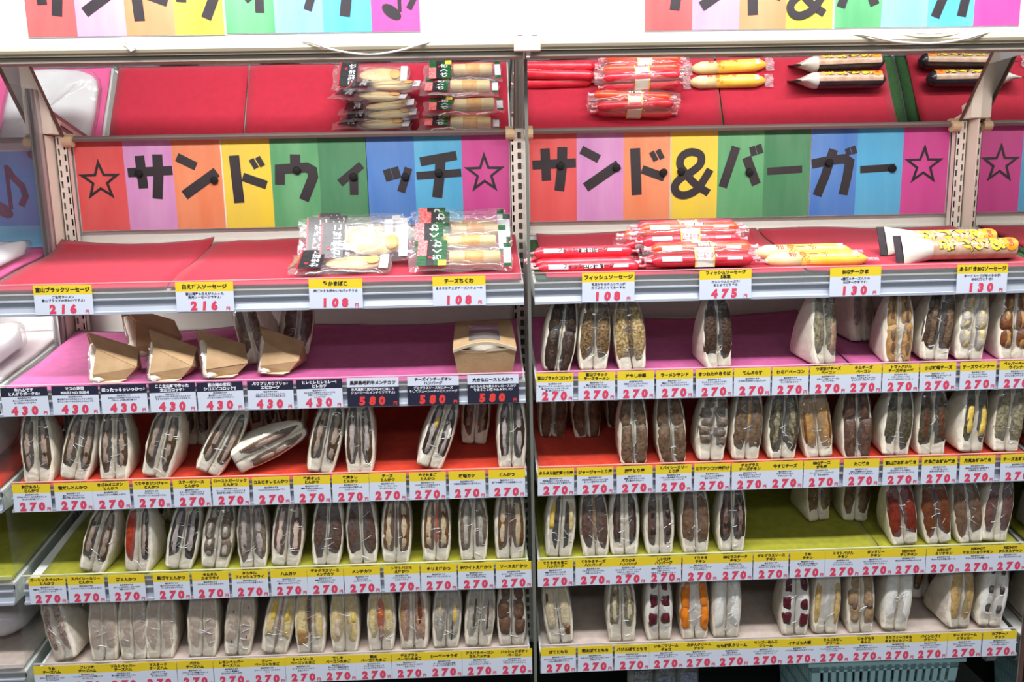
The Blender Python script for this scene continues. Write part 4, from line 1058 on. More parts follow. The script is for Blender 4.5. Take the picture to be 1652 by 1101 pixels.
def sandwiches():
    cnt = {}
    order = sorted(range(len(SANDWICHES)), key=lambda i: (SANDWICHES[i][0], SANDWICHES[i][2]))
    for i in order:
        s, sty, x, y, lean, yaw = SANDWICHES[i]
        R = random.Random(1000 + i)
        bay = 'left' if x < 0 else 'right'
        k = (s, bay, y > .05)
        cnt[k] = cnt.get(k, 0) + 1
        desc = STY[sty][0]
        if y > .05:
            lab = f'wrapped {desc} sandwich, {ORD[cnt[k] - 1]} at the back, {SHELF_NAME[s]} shelf, {bay} bay'
        else:
            lab = f'wrapped {desc} sandwich, {ORD[cnt[k] - 1]} in front, {SHELF_NAME[s]} shelf, {bay} bay'
        t = thing('wrapped_sandwich', lab, 'sandwich', group=f'wrapped sandwiches on the {SHELF_NAME[s]} shelf')
        drop = abs(math.sin(math.radians(lean))) * 0.022
        y2 = y + 0.0045
        M = Matrix.Translation((x, y2, floor_z(s, y2) + 0.0022 + drop)) @ Matrix.Rotation(TILT, 4, 'X') @ Matrix.Rotation(math.radians(yaw if abs(yaw) > 7 else (4 if x < 0 else -3) * min(1, abs(x) * 2)), 4, 'Z') @ Matrix.Rotation(math.radians(lean * 1.15 + 2.5 if x < -.2 else lean if x < .1 else lean * .6 - 2.0), 4, 'Y')
        f = R.uniform(.88, .95)
        t.matrix_world = M @ Matrix.Diagonal((f, 1, R.uniform(.97, 1.02), 1))
        bm_ = BREADP if s == 5 else BREAD
        for h in (0, 1):
            pod(h, R).build('bread_pocket', bm_, t, smooth=True)
        for (h, ss, tt, rs, rt, hh, m, nm, core) in STY[sty][1]:
            rs2, rt2 = rs * R.uniform(.92, 1.06), rt * R.uniform(.94, 1.04)
            c = piece(h, ss + R.uniform(-.05, .05), tt + R.uniform(-.015, .015), rs2, rt2, hh, R).build(nm, F_[m], t, smooth=True)
            if core:
                piece(h, ss, tt, rs2 * .86, rt2 * 1.30, hh, R, .66, 0.9).build(nm.split('_')[-1] + '_core' if nm != 'cutlet' else 'cutlet_meat', F_[core], c, smooth=True)
        film_wrapper(t, R)
sandwiches()
# the one lying on its side
def lying():
    t = thing('wrapped_sandwich', 'film-wrapped pork cutlet sandwich lying on its side on the orange shelf, left bay', 'sandwich', group='wrapped sandwiches on the orange shelf')
    R = random.Random(77)
    M = Matrix.Translation((-0.512, 0.008, floor_z(3, 0.0) + 0.031)) @ Matrix.Rotation(TILT, 4, 'X') @ Matrix.Rotation(math.radians(4), 4, 'Z') @ Matrix.Rotation(math.radians(70), 4, 'Y')
    t.matrix_world = M @ Matrix.Diagonal((.86, .9, .98, 1))
    for h in (0, 1):
        pod(h, R).build('bread_pocket', BREAD, t, smooth=True)
    for (h, ss, tt, rs, rt, hh, m, nm, core) in STY['katsu'][1]:
        c = piece(h, ss, tt, rs, rt, hh, R).build(nm, F_['chicken'], t, smooth=True)
        piece(h, ss, tt, rs, rt, hh, R, .6, 1.1).build('cutlet_meat', F_['meat'], c, smooth=True)
    film_wrapper(t, R)
lying()

# ---------------------------------------------------------------- goods on the red shelf
def pouch(wd, ht, th, R, nx=16, ny=12, wr=0.0012):
    ph = [R.uniform(0, 6.28) for _ in range(4)]
    b = MB()
    def P(u, v, sg):
        x, y = (u - .5) * 2, (v - .5) * 2
        z = th * max(0, (1 - x ** 4)) ** .6 * max(0, (1 - y ** 4)) ** .6
        w_ = wr * (math.sin(11 * u + 5 * v + ph[0]) + math.sin(7 * v - 13 * u + ph[1]))
        return (x * wd / 2 * (1 + .02 * math.sin(9 * v + ph[2])), v * ht, 0.004 + sg * z * .5 + w_)
    b.grid(lambda u, v: P(u, v, 1), nx, ny)
    b.grid(lambda u, v: P(u, v, -1), nx, ny)
    return b
def on_shelf(x, y, s=1, rx=0.0, rz=0.0, up_=0.0, ry=0.0):
    return Matrix.Translation((x, y, floor_z(s, y) + 0.005 + up_)) @ Matrix.Rotation(rz, 4, 'Z') @ Matrix.Rotation(rx, 4, 'X') @ Matrix.Rotation(ry, 4, 'Y')
FISH = mat('fish_cake', (204, 184, 142), 0.45, c2=(194, 168, 120), scale=30, bump=0.2, bscale=200)
TOAST = mat('toasted_spot', (206, 164, 106), 0.5, c2=(190, 138, 80), scale=60)
LBLK = mat('label_black', (30, 30, 32), 0.35, c2=(46, 46, 48), scale=120)
LGRN = mat('label_green', (22, 66, 36), 0.35, c2=(34, 92, 52), scale=60, stretch=(1, 5, 1), contrast=(.45, .55))
LRED = mat('label_red', (206, 36, 48), 0.35)
LWHT = mat('label_white', (208, 208, 214), 0.4)
LYEL = mat('label_yellow', (240, 204, 70), 0.4)
BARC = mat('barcode', (240, 240, 240), 0.5, c2=(20, 20, 20), scale=420, detail=0, contrast=(.5, .52), stretch=(1, .01, .01))
def quad(x0, x1, y0, y1, z):
    return MB().box(x0, x1, y0, y1, z - 0.0003, z)
def ellipsoid(rx, ry, rz, n=18, k=10, pinch=0.0):
    b = MB()
    def P(u, v):
        a, p = 2 * math.pi * u, math.pi * (v - .5)
        x = rx * math.sin(p)
        w_ = math.cos(p) ** .85 if math.cos(p) > 0 else 0
        w_ *= 1 - pinch * max(0, -math.sin(p)) * .5
        return (x, ry * w_ * math.cos(a), rz * w_ * math.sin(a))
    return b.grid(P, n, k, close_u=True)
def fish_pack(x, y, rx, rz, up_, lab, seed):
    R = random.Random(seed)
    t = thing('fish_cake_pack', lab, 'food pack', group='fish cake packs on the red shelf')
    t.matrix_world = on_shelf(x, y, 1, math.radians(rx), math.radians(rz), up_)
    pouch(0.172, 0.078, 0.018, R).build('pouch', FILM2, t, smooth=True)
    l = quad(-0.070, -0.030, 0.003, 0.075, 0.0137).build('front_label', LBLK, t)
    put('label_lettering', text_mesh('かまぼこ', 0.0165, 0.03, LWHT), l, (-0.036, 0.040, 0.0141), (0, 0, math.pi / 2))
    MB().box(-0.0705, -0.0680, 0.003, 0.075, 0.0136, 0.0139).build('red_edge', LRED, l)
    put('seal_dot', ellipsoid(0.0035, 0.0035, 0.0004, 12, 6).mesh('seal_dot', LRED, True), l, (-0.056, 0.022, 0.0140))
    c = ellipsoid(0.048, 0.0225, 0.0095, pinch=.35).build('fish_cake', FISH, t, smooth=True, loc=(0.022, 0.034, 0.0055))
    ellipsoid(0.013, 0.015, 0.0030, 14, 8).build('toasted_end', TOAST, c, smooth=True, loc=(0.031, 0, 0.0066))
    quad(0.066, 0.081, 0.006, 0.070, 0.0095).build('back_label', LWHT, t)
    put('fine_print', text_mesh('魚のうまみをいかした味わい笹かまぼこ', 0.0042, 0.0, INK, maxw=.085), t, (0.016, 0.066, 0.0135))
    return t
def tube_pack(x, y, rx, rz, up_, lab, seed):
    R = random.Random(seed)
    t = thing('fish_tube_pack', lab, 'food pack', group='grilled fish tube packs on the red shelf')
    t.matrix_world = on_shelf(x, y, 1, math.radians(rx), math.radians(rz), up_)
    pouch(0.176, 0.076, 0.020, R).build('pouch', FILM2, t, smooth=True)
    l = quad(-0.074, -0.024, 0.003, 0.073, 0.0147).build('front_label', LGRN, t)
    quad(-0.074, -0.058, 0.030, 0.073, 0.0149).build('red_corner', mat('label_red_lattice', (214, 60, 66), .4, c2=(240, 150, 150), scale=260), l)
    quad(-0.058, -0.045, 0.003, 0.073, 0.0149).build('black_band', LBLK, l)
    put('label_lettering', text_mesh('ちくわ', 0.0180, 0.03, LWHT), l, (-0.034, 0.043, 0.0153), (0, 0, math.pi / 2))
    quad(-0.038, -0.024, 0.003, 0.018, 0.0150).build('yellow_corner', LYEL, l)
    put('seal_dot', ellipsoid(0.003, 0.003, 0.0004, 12, 6).mesh('seal_dot', LRED, True), l, (-0.052, 0.026, 0.0151))
    c = MB().tube([(-0.020, 0.030, 0.006), (-0.018, 0.030, 0.006), (0.066, 0.030, 0.006), (0.068, 0.030, 0.006)], [0.011, 0.0140, 0.0140, 0.011], 16).build('fish_tube', FISH, t, smooth=True)
    MB().tube([(0.006, 0.030, 0.006), (0.010, 0.030, 0.006), (0.036, 0.030, 0.006), (0.041, 0.030, 0.006)], [0.0138, 0.0144, 0.0144, 0.0138], 16).build('toasted_band', TOAST, c, smooth=True)
    e = quad(0.073, 0.086, 0.006, 0.070, 0.0085).build('back_label', LWHT, t)
    quad(0.073, 0.086, 0.058, 0.070, 0.0089).build('green_corner', LGRN, e)
    quad(0.073, 0.086, 0.004, 0.014, 0.0089).build('green_corner', LGRN, e)
    put('fine_print', text_mesh('まろやかなチェダーチーズ入り', 0.0045, 0.0, INK, maxw=.08), t, (0.026, 0.063, 0.0145))
    return t
fish_pack(-0.318, 0.018, 22, 2, 0.004, 'clear fish cake pack with black label lying flat at the front', 1)
for k, (dx, y, a, rz, z_) in enumerate(((0.018, 0.070, 56, -1, 0.010), (-0.010, 0.098, 58, 3, 0.012), (0.004, 0.120, 56, -5, 0.005), (0.010, 0.142, 57, -3, 0.005), (-0.004, 0.164, 57, 1, 0.005))):
    fish_pack(-0.306 + dx, y, a, rz, z_, f'clear fish cake pack with black label, leaning, {ORD[k]} behind the flat one', 10 + k)
for k, (dx, y, a, rz, z_) in enumerate(((0.006, 0.018, 34, -1, 0.004), (0.0, 0.070, 44, 1, 0.014), (0.008, 0.122, 46, -1, 0.020), (0.0, 0.166, 50, 2, 0.016))):
    tube_pack(-0.120 + dx, y, a, rz, z_, f'grilled fish tube pack with green label, {ORD[k]} from the front beside the divider', 20 + k)

SRED = mat('sausage_red', (216, 30, 50), 0.3, c2=(224, 58, 74), scale=40, coat=0.4)
SORA = mat('sausage_orange', (232, 84, 34), 0.3, c2=(226, 60, 40), scale=40, coat=0.4)
SPINK = mat('crimp_pink', (240, 190, 194), 0.4, c2=(230, 120, 130), scale=90)
def stick_mesh(L, r, m, crimp):
    prof = [(-L / 2 - 0.012, 0.0045), (-L / 2 - 0.006, 0.0018), (-L / 2, 0.003), (-L / 2 + 0.006, r * .85), (-L / 2 + 0.014, r), (L / 2 - 0.014, r), (L / 2 - 0.006, r * .85), (L / 2, 0.003), (L / 2 + 0.006, 0.0018), (L / 2 + 0.012, 0.0045)]
    b = MB()
    b.tube([(x, 0, 0) for x, _ in prof], [q for _, q in prof], 14)
    me = b.mesh('stick', [m, crimp], True)
    for p in me.polygons:
        if abs(p.center.x) > L / 2 - 0.001:
            p.material_index = 1
    return me
def wrap(b, x0, x1, a0, a1, r, n=6, mi=0):
    """curved patch on a stick; angle 0 faces -y, 90 faces up"""
    return b.grid(lambda u, v: (x0 + (x1 - x0) * u, -r * math.cos(math.radians(a0 + (a1 - a0) * v)), r * math.sin(math.radians(a0 + (a1 - a0) * v))), 1, n, mi)
def wrap_text(me0, r, x, a):
    me = me0.copy()
    for v in me.vertices:
        q = math.radians(a) + v.co.y / r
        v.co = Vector((x + v.co.x, -r * math.cos(q), r * math.sin(q)))
    return me
ST_RED = stick_mesh(0.172, 0.0108, SRED, SPINK)
ST_ORA = stick_mesh(0.172, 0.0108, SORA, SPINK)
PATCH1 = wrap(MB(), -0.070, -0.036, -8, 38, 0.0111).mesh('label_patch', LWHT, True)
PATCH3 = wrap(MB(), 0.040, 0.066, 0, 26, 0.0111).mesh('label_patch', LWHT, True)
PATCH2 = wrap(MB(), -0.010, 0.024, 30, 64, 0.0111).mesh('barcode_patch', BARC, True)
def stick_parts(parent, me, M, flip=0, lettered=False, nm='sausage'):
    o = put(nm, me, parent)
    o.matrix_local = M
    put('label_patch', PATCH1, o, None, (flip, 0, 0))
    put('label_patch', PATCH3, o, None, (flip, 0, 0))
    put('barcode_patch', PATCH2, o, None, (flip, 0, 0))
    return o
SAUS_T = text_mesh('フィッシュソーセージ', 0.0088, 0.03, INK)
for k, (x, y, z_, rz, rx, lab) in enumerate(((0.104, 0.026, 0.006, 0.5, 0, 'red fish sausage stick lying lowest at the front of its pile'), (0.100, 0.048, 0.0065, 1.5, 20, 'red fish sausage stick with black lettering, second from the front'), (0.094, 0.069, 0.0065, -1.0, 60, 'red fish sausage stick lying third from the front'), (0.098, 0.056, 0.0235, 2.2, -10, 'red fish sausage stick resting on top of the others'))):
    t = thing('fish_sausage', lab, 'sausage', group='single fish sausages on the red shelf')
    t.matrix_world = on_shelf(x, y, 1, math.radians(rx), math.radians(rz), z_)
    put('casing', ST_RED, t)
    put('label_patch', PATCH1, t); put('label_patch', PATCH3, t); put('barcode_patch', PATCH2, t, None, (0.6, 0, 0))
    put('casing_lettering', wrap_text(SAUS_T, 0.0112, -0.002, 4), t)
    MB().box(-0.094, -0.086, -0.006, 0.006, -0.0006, 0.0006).build('crimped_end', SPINK, t)
    MB().box(0.086, 0.094, -0.006, 0.006, -0.0006, 0.0006).build('crimped_end', SPINK, t)

BAND = mat('paper_band', (226, 220, 208), 0.5)
def bundle(x, y, z_, rz, rx, lab, seed):
    R = random.Random(seed)
    t = thing('sausage_bundle', lab, 'sausage bundle', group='bundles of five fish sausages')
    t.matrix_world = on_shelf(x, y, 1, math.radians(rx), math.radians(rz), z_)
    for k, (dy, dz) in enumerate(((-0.020, 0), (0.0, 0.0), (0.020, 0), (-0.010, 0.0182), (0.010, 0.0182))):
        stick_parts(t, ST_ORA if k in (3,) else ST_RED, Matrix.Translation((R.uniform(-.004, .004), dy, dz + 0.010)) @ Matrix.Rotation(math.radians(R.uniform(-2.5, 2.5)), 4, 'Z') @ Matrix.Rotation(R.uniform(-.6, .6), 4, 'X'))
    loop = [(-0.031, 0.0), (-0.0315, 0.012), (-0.022, 0.030), (-0.012, 0.0385), (0.012, 0.0385), (0.022, 0.030), (0.0315, 0.012), (0.031, 0.0), (0.0, -0.0006)]
    b = MB()
    n = len(loop)
    v = [(-0.016, a, c) for a, c in loop] + [(0.016, a, c) for a, c in loop]
    b.add(v, [(i, (i + 1) % n, n + (i + 1) % n, n + i) for i in range(n)])
    bd = b.build('paper_band', BAND, t)
    for xx in (-0.0155, 0.0155):
        b = MB()
        v = [(xx - 0.0012, a * 1.015, c * 1.015) for a, c in loop] + [(xx + 0.0012, a * 1.015, c * 1.015) for a, c in loop]
        b.add(v, [(i, (i + 1) % n, n + (i + 1) % n, n + i) for i in range(n)])
        b.build('yellow_border', LYEL, bd)
    sl = math.atan2(0.018, 0.0095)
    o = put('band_lettering', text_mesh('フィッシュ\nソーセージ', 0.0062, 0.03, PINKINK, line=1.0), bd)
    o.matrix_local = Matrix.Translation((0, -0.0278, 0.0215)) @ Matrix.Rotation(sl, 4, 'X')
    b = MB()
    b.grid(lambda u, v: ((u - .5) * 0.208, 0.036 * (0.55 + 0.45 * math.sin(math.pi * min(1, max(0, u)))) * math.cos(6.283 * v) + .0012 * math.sin(30 * u), 0.0195 + 0.0215 * (0.5 + .5 * math.sin(math.pi * u)) * math.sin(6.283 * v)), 22, 16)
    b.build('clear_wrap', FILM2, t, smooth=True)
    return t
bundle(0.268, 0.130, 0.004, 1.0, 0, 'rear bundle of five fish sausages in a clear wrap', 1)
bundle(0.284, 0.078, 0.030, -1.5, 14, 'bundle of five fish sausages lying on top of the other bundles', 2)
bundle(0.298, 0.036, 0.004, -1.0, 4, 'front bundle of five fish sausages with white paper band', 3)

SYEL = mat('cheese_stick_film', (246, 194, 62), 0.3, c2=(246, 210, 100), scale=30, coat=0.4)
SCLR = mat('cheese_stick_clear', (236, 220, 170), 0.3, c2=(222, 204, 140), scale=40, coat=0.4)
CTXT = text_mesh('チ\n|\nか\nま', 0.0150, 0.03, REDINK, line=1.25)
CBIG = text_mesh('BIG', 0.0140, 0.03, LWHT)
CSM = text_mesh('チーズ入り\nかまぼこ', 0.0078, 0.03, mat('ink_orange', (232, 140, 30), .5), line=1.0)
for k, (x, y, z_, rz, lab) in enumerate(((0.500, 0.034, 0.008, -2.5, 'yellow cheese fish stick with red lettering, the nearer one'), (0.492, 0.074, 0.010, -0.5, 'yellow cheese fish stick with red lettering, the farther one'))):
    t = thing('cheese_fish_stick', lab, 'sausage', group='yellow cheese fish sticks')
    t.matrix_world = on_shelf(x, y, 1, 0, math.radians(rz), z_)
    r = 0.0145
    b = MB()
    b.tube([(-0.088, 0, 0), (-0.080, 0, 0), (-0.066, 0, 0), (-0.030, 0, 0)], [0.004, 0.010, r, r], 16)
    b.build('clear_end', SCLR, t, smooth=True)
    b = MB()
    b.tube([(-0.030, 0, 0), (0.062, 0, 0), (0.076, 0, 0), (0.086, 0, 0)], [r, r, 0.010, 0.004], 16)
    b.build('printed_film', SYEL, t, smooth=True)
    for xa, xb in ((-0.104, -0.086), (0.084, 0.104)):
        MB().grid(lambda u, v, xa=xa, xb=xb: (xa + (xb - xa) * u, (v - .5) * 0.030, .003 * math.sin(9 * v + 4 * u)), 3, 8).build('crimped_end', film('crimp_film', gloss=.08, haze=.3, scale=60), t)
    m2 = CTXT.copy(); m2.transform(Matrix.Rotation(-math.pi / 2, 4, 'Z'))
    put('red_lettering', wrap_text(m2, r + 0.0003, 0.006, 50), t)
    m3 = CBIG.copy(); m3.transform(Matrix.Rotation(-math.pi / 2, 4, 'Z'))
    put('size_lettering', wrap_text(m3, r + 0.0003, 0.058, 62), t)
    m4 = CSM.copy(); m4.transform(Matrix.Rotation(-math.pi / 2, 4, 'Z'))
    put('small_lettering', wrap_text(m4, r + 0.0003, -0.022, 56), t)

PKW = mat('pack_white', (212, 208, 200), 0.3, c2=(196, 188, 174), scale=30, coat=0.4)
PKB = mat('pack_black', (36, 30, 32), 0.3, c2=(58, 44, 52), scale=60, coat=0.4)
PKT = mat('pack_tan', (206, 176, 150), 0.35, c2=(180, 140, 116), scale=50, coat=0.4)
for k, (x, y, z_, rz, lab) in enumerate(((0.752, 0.036, 0.020, -1.5, 'fat sausage pack with bubbly yellow lettering, the nearer one'), (0.744, 0.082, 0.024, 0.0, 'fat sausage pack with bubbly yellow lettering, the farther one'))):
    t = thing('fat_sausage_pack', lab, 'sausage', group='fat sausage packs at the right end')
    t.matrix_world = on_shelf(x, y, 1, 0, math.radians(rz), z_)
    r = 0.0185
    b = MB()
    b.grid(lambda u, v: (-0.100 + 0.045 * u, (0.003 + 0.0155 * min(1, u * 1.3)) * math.cos(6.283 * v) + 0.42 * (0.026 - 0.0075 * u) * math.sin(6.283 * v) * (1 - u), (0.026 - 0.0075 * u) * math.sin(6.283 * v)), 6, 18)
    b.build('white_end', PKW, t, smooth=True)
    b = MB()
    b.grid(lambda u, v: (-0.055 + 0.145 * u, -r * math.cos(math.pi * (v - .35)), r * math.sin(math.pi * (v - .35))), 8, 14)
    b.grid(lambda u, v: (-0.055 + 0.145 * u, -r * math.cos(math.pi * (v + .65)), r * math.sin(math.pi * (v + .65))), 8, 14, 1)
    b.build('printed_tube', [PKT, PKB], t, smooth=True)
    b = MB()
    b.tube([(0.090, 0, 0), (0.097, 0, 0), (0.104, 0, 0)], [r, 0.012, 0.004], 16)
    b.build('dark_end', PKB, t, smooth=True)
    MB().box(-0.113, -0.099, -0.0008, 0.0008, -0.027, 0.027).build('crimped_end', PKB, t, rot=(-0.40, 0, 0))
    for q, ch in enumerate('あらびき'):
        xx = 0.056 - 0.0295 * q
        for off, rr, m_ in ((0.10, r + 0.0003, INK), (0.045, r + 0.0007, mat('bubble_yellow', (250, 222, 48), .4))):
            g = text_mesh(ch, 0.029, off, m_).copy()
            g.transform(Matrix.Translation((0, -0.0105, 0)))
            g.transform(Matrix.Rotation(-math.pi / 2, 4, 'Z'))
            put('bubble_letter', wrap_text(g, rr, xx, 34), t)
    b = MB()
    b.grid(lambda u, v: (0.079 + 0.0125 * u * math.cos(6.283 * v), -(r + .0009) * math.cos(math.radians(38) + 0.0145 * u * math.sin(6.283 * v) / r), (r + .0009) * math.sin(math.radians(38) + 0.0145 * u * math.sin(6.283 * v) / r)), 3, 18)
    b.build('orange_burst', mat('burst_orange', (240, 150, 30), .4), t)
    g = text_mesh('BIG', 0.0105, 0.03, REDINK).copy()
    g.transform(Matrix.Translation((0, -0.004, 0))); g.transform(Matrix.Rotation(-math.pi / 2, 4, 'Z'))
    put('size_lettering', wrap_text(g, r + 0.0013, 0.079, 38), t)

# ---------------------------------------------------------------- kraft paper packs and the box on the pink shelf
KRAFT = mat('kraft_paper', (184, 152, 112), 0.75, c2=(170, 138, 98), scale=30, bump=0.2, bscale=300)
KRAFTL = mat('kraft_edge', (232, 206, 160), 0.75)
def kraft_pack(x, y, rz, sc, lab, seed, z_=0.002, open_=0.0):
    R = random.Random(seed)
    t = thing('kraft_sandwich_pack', lab, 'sandwich', group='kraft paper sandwich packs')
    t.matrix_world = on_shelf(x, y, 2, TILT * .6, math.radians(rz), z_) @ Matrix.Diagonal((sc * .82, sc * .8, sc * .80, 1))
    j = lambda: R.uniform(-.002, .002)
    A = (-0.046 + j(), 0.070, 0.092 + j()); D = (-0.018 + j(), 0.030, 0.066); Bq = (-0.020, 0.0, 0.020 + j()); Cc = (0.062 + j(), 0.018, 0.026 + j())
    E_ = (0.050, 0.080, 0.050); G = (-0.018, 0.002, 0.0); H = (0.040, 0.012, 0.003); I_ = (0.050, 0.082, 0.004); Jq = (-0.040, 0.078, 0.0)
    b = MB()
    b.add([A, E_, Cc, D], [(0, 3, 2, 1)])
    b.add([D, Cc, Bq], [(0, 2, 1)])
    b.add([Bq, Cc, H, G], [(0, 3, 2, 1)])
    b.add([Cc, E_, I_, H], [(0, 3, 2, 1)])
    b.add([A, Jq, I_, E_], [(0, 3, 2, 1)])
    o = b.build('paper_sleeve', KRAFT, t)
    so = o.modifiers.new('thickness', 'SOLIDIFY'); so.thickness = 0.0012
    b = MB()
    b.add([(-0.020, 0.001, 0.0), (0.042, 0.010, 0.002), (0.030, 0.000, -0.0005), (-0.012, -0.004, 0.0015)], [(0, 3, 2, 1)])
    o = b.build('paper_flap', KRAFTL, t)
    so = o.modifiers.new('thickness', 'SOLIDIFY'); so.thickness = 0.0012
    # bread wedge inside, showing on the open left side
    b = MB()
    def W(u, v):
        zz = 0.004 + 0.072 * v
        cy = 0.006 + 0.055 * v
        cx = -0.019 - 0.019 * v
        a = 2 * math.pi * u
        return (cx + 0.006 + (0.015 - 0.008 * v) * math.cos(a) + 0.0016 * math.sin(3 * a + 9 * v), cy + (0.013 - 0.004 * v) * math.sin(a), zz * .9)
    b.grid(W, 14, 8, close_u=True)
    b.f.append(tuple(range(13, -1, -1))); b.m.append(0)
    b.f.append(tuple(range(14 * 8, 14 * 9))); b.m.append(0)
    b.build('bread', BREAD, t, smooth=True)
    b = MB()
    b.grid(lambda u, v: (W(u, v)[0] - 0.002 - 0.003 * math.sin(math.pi * v), W(u, v)[1] - 0.0015, W(u, v)[2]), 14, 8, close_u=True)
    b.build('clear_film', FILM, t, smooth=True)
    return t
kraft_pack(-0.722, 0.012, 4, 1.0, 'kraft paper sandwich pack at the far left of the pink shelf, bread showing', 1)
kraft_pack(-0.628, 0.012, -6, 1.0, 'kraft paper sandwich pack in the front row, second from left on the pink shelf', 2)
kraft_pack(-0.535, 0.020, 8, .98, 'kraft paper sandwich pack in the front row, third from left on the pink shelf', 3)
t4 = kraft_pack(-0.448, 0.030, -12, .98, 'kraft paper sandwich pack, rightmost of the row, cutlet sandwich leaning behind it', 4)
kraft_pack(-0.690, 0.120, 20, 1.15, 'tall kraft paper sandwich pack standing in shadow behind the leftmost ones', 5)
def back_sandwich(x, y, yaw, lean, lab, seed):
    R = random.Random(seed)
    t = thing('wrapped_sandwich', lab, 'sandwich', group='wrapped sandwiches on the pink shelf')
    t.matrix_world = on_shelf(x, y, 2, 0, math.radians(yaw), 0.0) @ Matrix.Rotation(TILT, 4, 'X') @ Matrix.Rotation(math.radians(lean), 4, 'Y')
    for h in (0, 1):
        pod(h, R).build('bread_pocket', BREAD, t, smooth=True)
    for (h, ss, tt, rs, rt, hh, m, nm, core) in STY['katsu'][1]:
        piece(h, ss, tt, rs, rt, hh, R).build(nm, F_['chicken'], t, smooth=True)
    film_wrapper(t, R)
back_sandwich(-0.482, 0.085, -14, -14, 'film-wrapped cutlet sandwich leaning behind the fourth kraft pack', 31)
back_sandwich(-0.425, 0.120, 20, 10, 'film-wrapped cutlet sandwich at the back right of the kraft packs', 32)

def kraft_box(x, y):
    t = thing('kraft_burger_box', 'kraft cardboard sandwich box with arched half-open lid beside the divider', 'box')
    t.matrix_world = on_shelf(x, y, 2, TILT * .4, math.radians(1), 0.0)
    hw, hb = 0.054, 0.047
    b = MB()
    N = 12
    front = lambda u, v: ((u - .5) * 2 * (hb + (hw - hb) * v), -0.006 * v, 0.046 * v - 0.004 * math.sin(math.pi * u) * v)
    b.grid(front, N, 4)
    for s in (-1, 1):
        b.add([(s * hb, 0, 0), (s * hb, 0.098, 0), (s * hw, 0.104, 0.046), (s * hw, -0.006, 0.046)], [(0, 1, 2, 3)])
    b.add([(-hb, 0.098, 0), (hb, 0.098, 0), (hw, 0.104, 0.046), (-hw, 0.104, 0.046)], [(0, 1, 2, 3)])
    b.add([(-hb, 0, 0), (hb, 0, 0), (hb, 0.098, 0), (-hb, 0.098, 0)], [(0, 1, 2, 3)])
    o = b.build('box_tray', KRAFT, t)
    so = o.modifiers.new('thickness', 'SOLIDIFY'); so.thickness = 0.0012
    # pale front edge of the tray and of the lid
    e = MB()
    pts = [((u / N - .5) * 2 * hw, -0.0068, 0.0445 - 0.004 * math.sin(math.pi * u / N)) for u in range(N + 1)]
    e.add([p for p in pts] + [(p[0], p[1] - 0.0012, p[2] - 0.0045 if 5 < 0 else p[2] + (0.0022 if i < 7 else 0.0050 * (1 - (i - 7) / 6) + .001)) for i, p in enumerate(pts)], [(i, i + 1, N + 2 + i, N + 1 + i) for i in range(N)])
    e.build('tray_edge', mat('cut_cardboard', (244, 224, 190), .7), t)
    arch = lambda u: 0.046 + 0.013 * math.sin(math.pi * u)
    b = MB()
    b.grid(lambda u, v: ((u - .5) * 2 * hw, -0.0075 - 0.0012 * v, arch(u) - 0.0055 + 0.0055 * v), N, 1)
    o = b.build('lid_edge', mat('cut_cardboard', (244, 224, 190), .7), t)
    so = o.modifiers.new('thickness', 'SOLIDIFY'); so.thickness = 0.001
    # lid top with a window
    def L(u, v):
        return ((u - .5) * 2 * (hw - 0.004 * v), -0.008 + 0.108 * v, arch(u) * (1 - v) + v * 0.070 + 0.004 * math.sin(math.pi * v))
    b = MB()
    n0, n1 = 12, 12
    vv = [L(i / n0, j / n1) for j in range(n1 + 1) for i in range(n0 + 1)]
    ff = []
    for j in range(n1):
        for i in range(n0):
            if 3 <= i < 9 and 1 <= j < 10:
                continue
            a = j * (n0 + 1) + i
            ff.append((a, a + 1, a + n0 + 2, a + n0 + 1))
    b.add(vv, ff)
    o = b.build('lid', KRAFT, t)
    so = o.modifiers.new('thickness', 'SOLIDIFY'); so.thickness = 0.0012
    MB().grid(lambda u, v: L(3 / 12 + u * 6 / 12, 1 / 12 + v * 9 / 12), 4, 6).build('window_film', film('box_window', gloss=.08, haze=.12, scale=20), t)
    b = MB()
    for s in (-1, 1):
        b.add([(s * hw, -0.006, 0.046), (s * hw, 0.104, 0.046), (s * (hw - .004), 0.100, 0.070)], [(0, 1, 2)])
    b.build('lid_side', KRAFT, t)
    ellipsoid(0.040, 0.038, 0.024).build('bread_roll', BREAD, t, smooth=True, loc=(0, 0.055, 0.034))
    ellipsoid(0.043, 0.041, 0.008).build('cutlet', F_['coat'], t, smooth=True, loc=(0, 0.052, 0.032))
kraft_box(-0.077, 0.014)

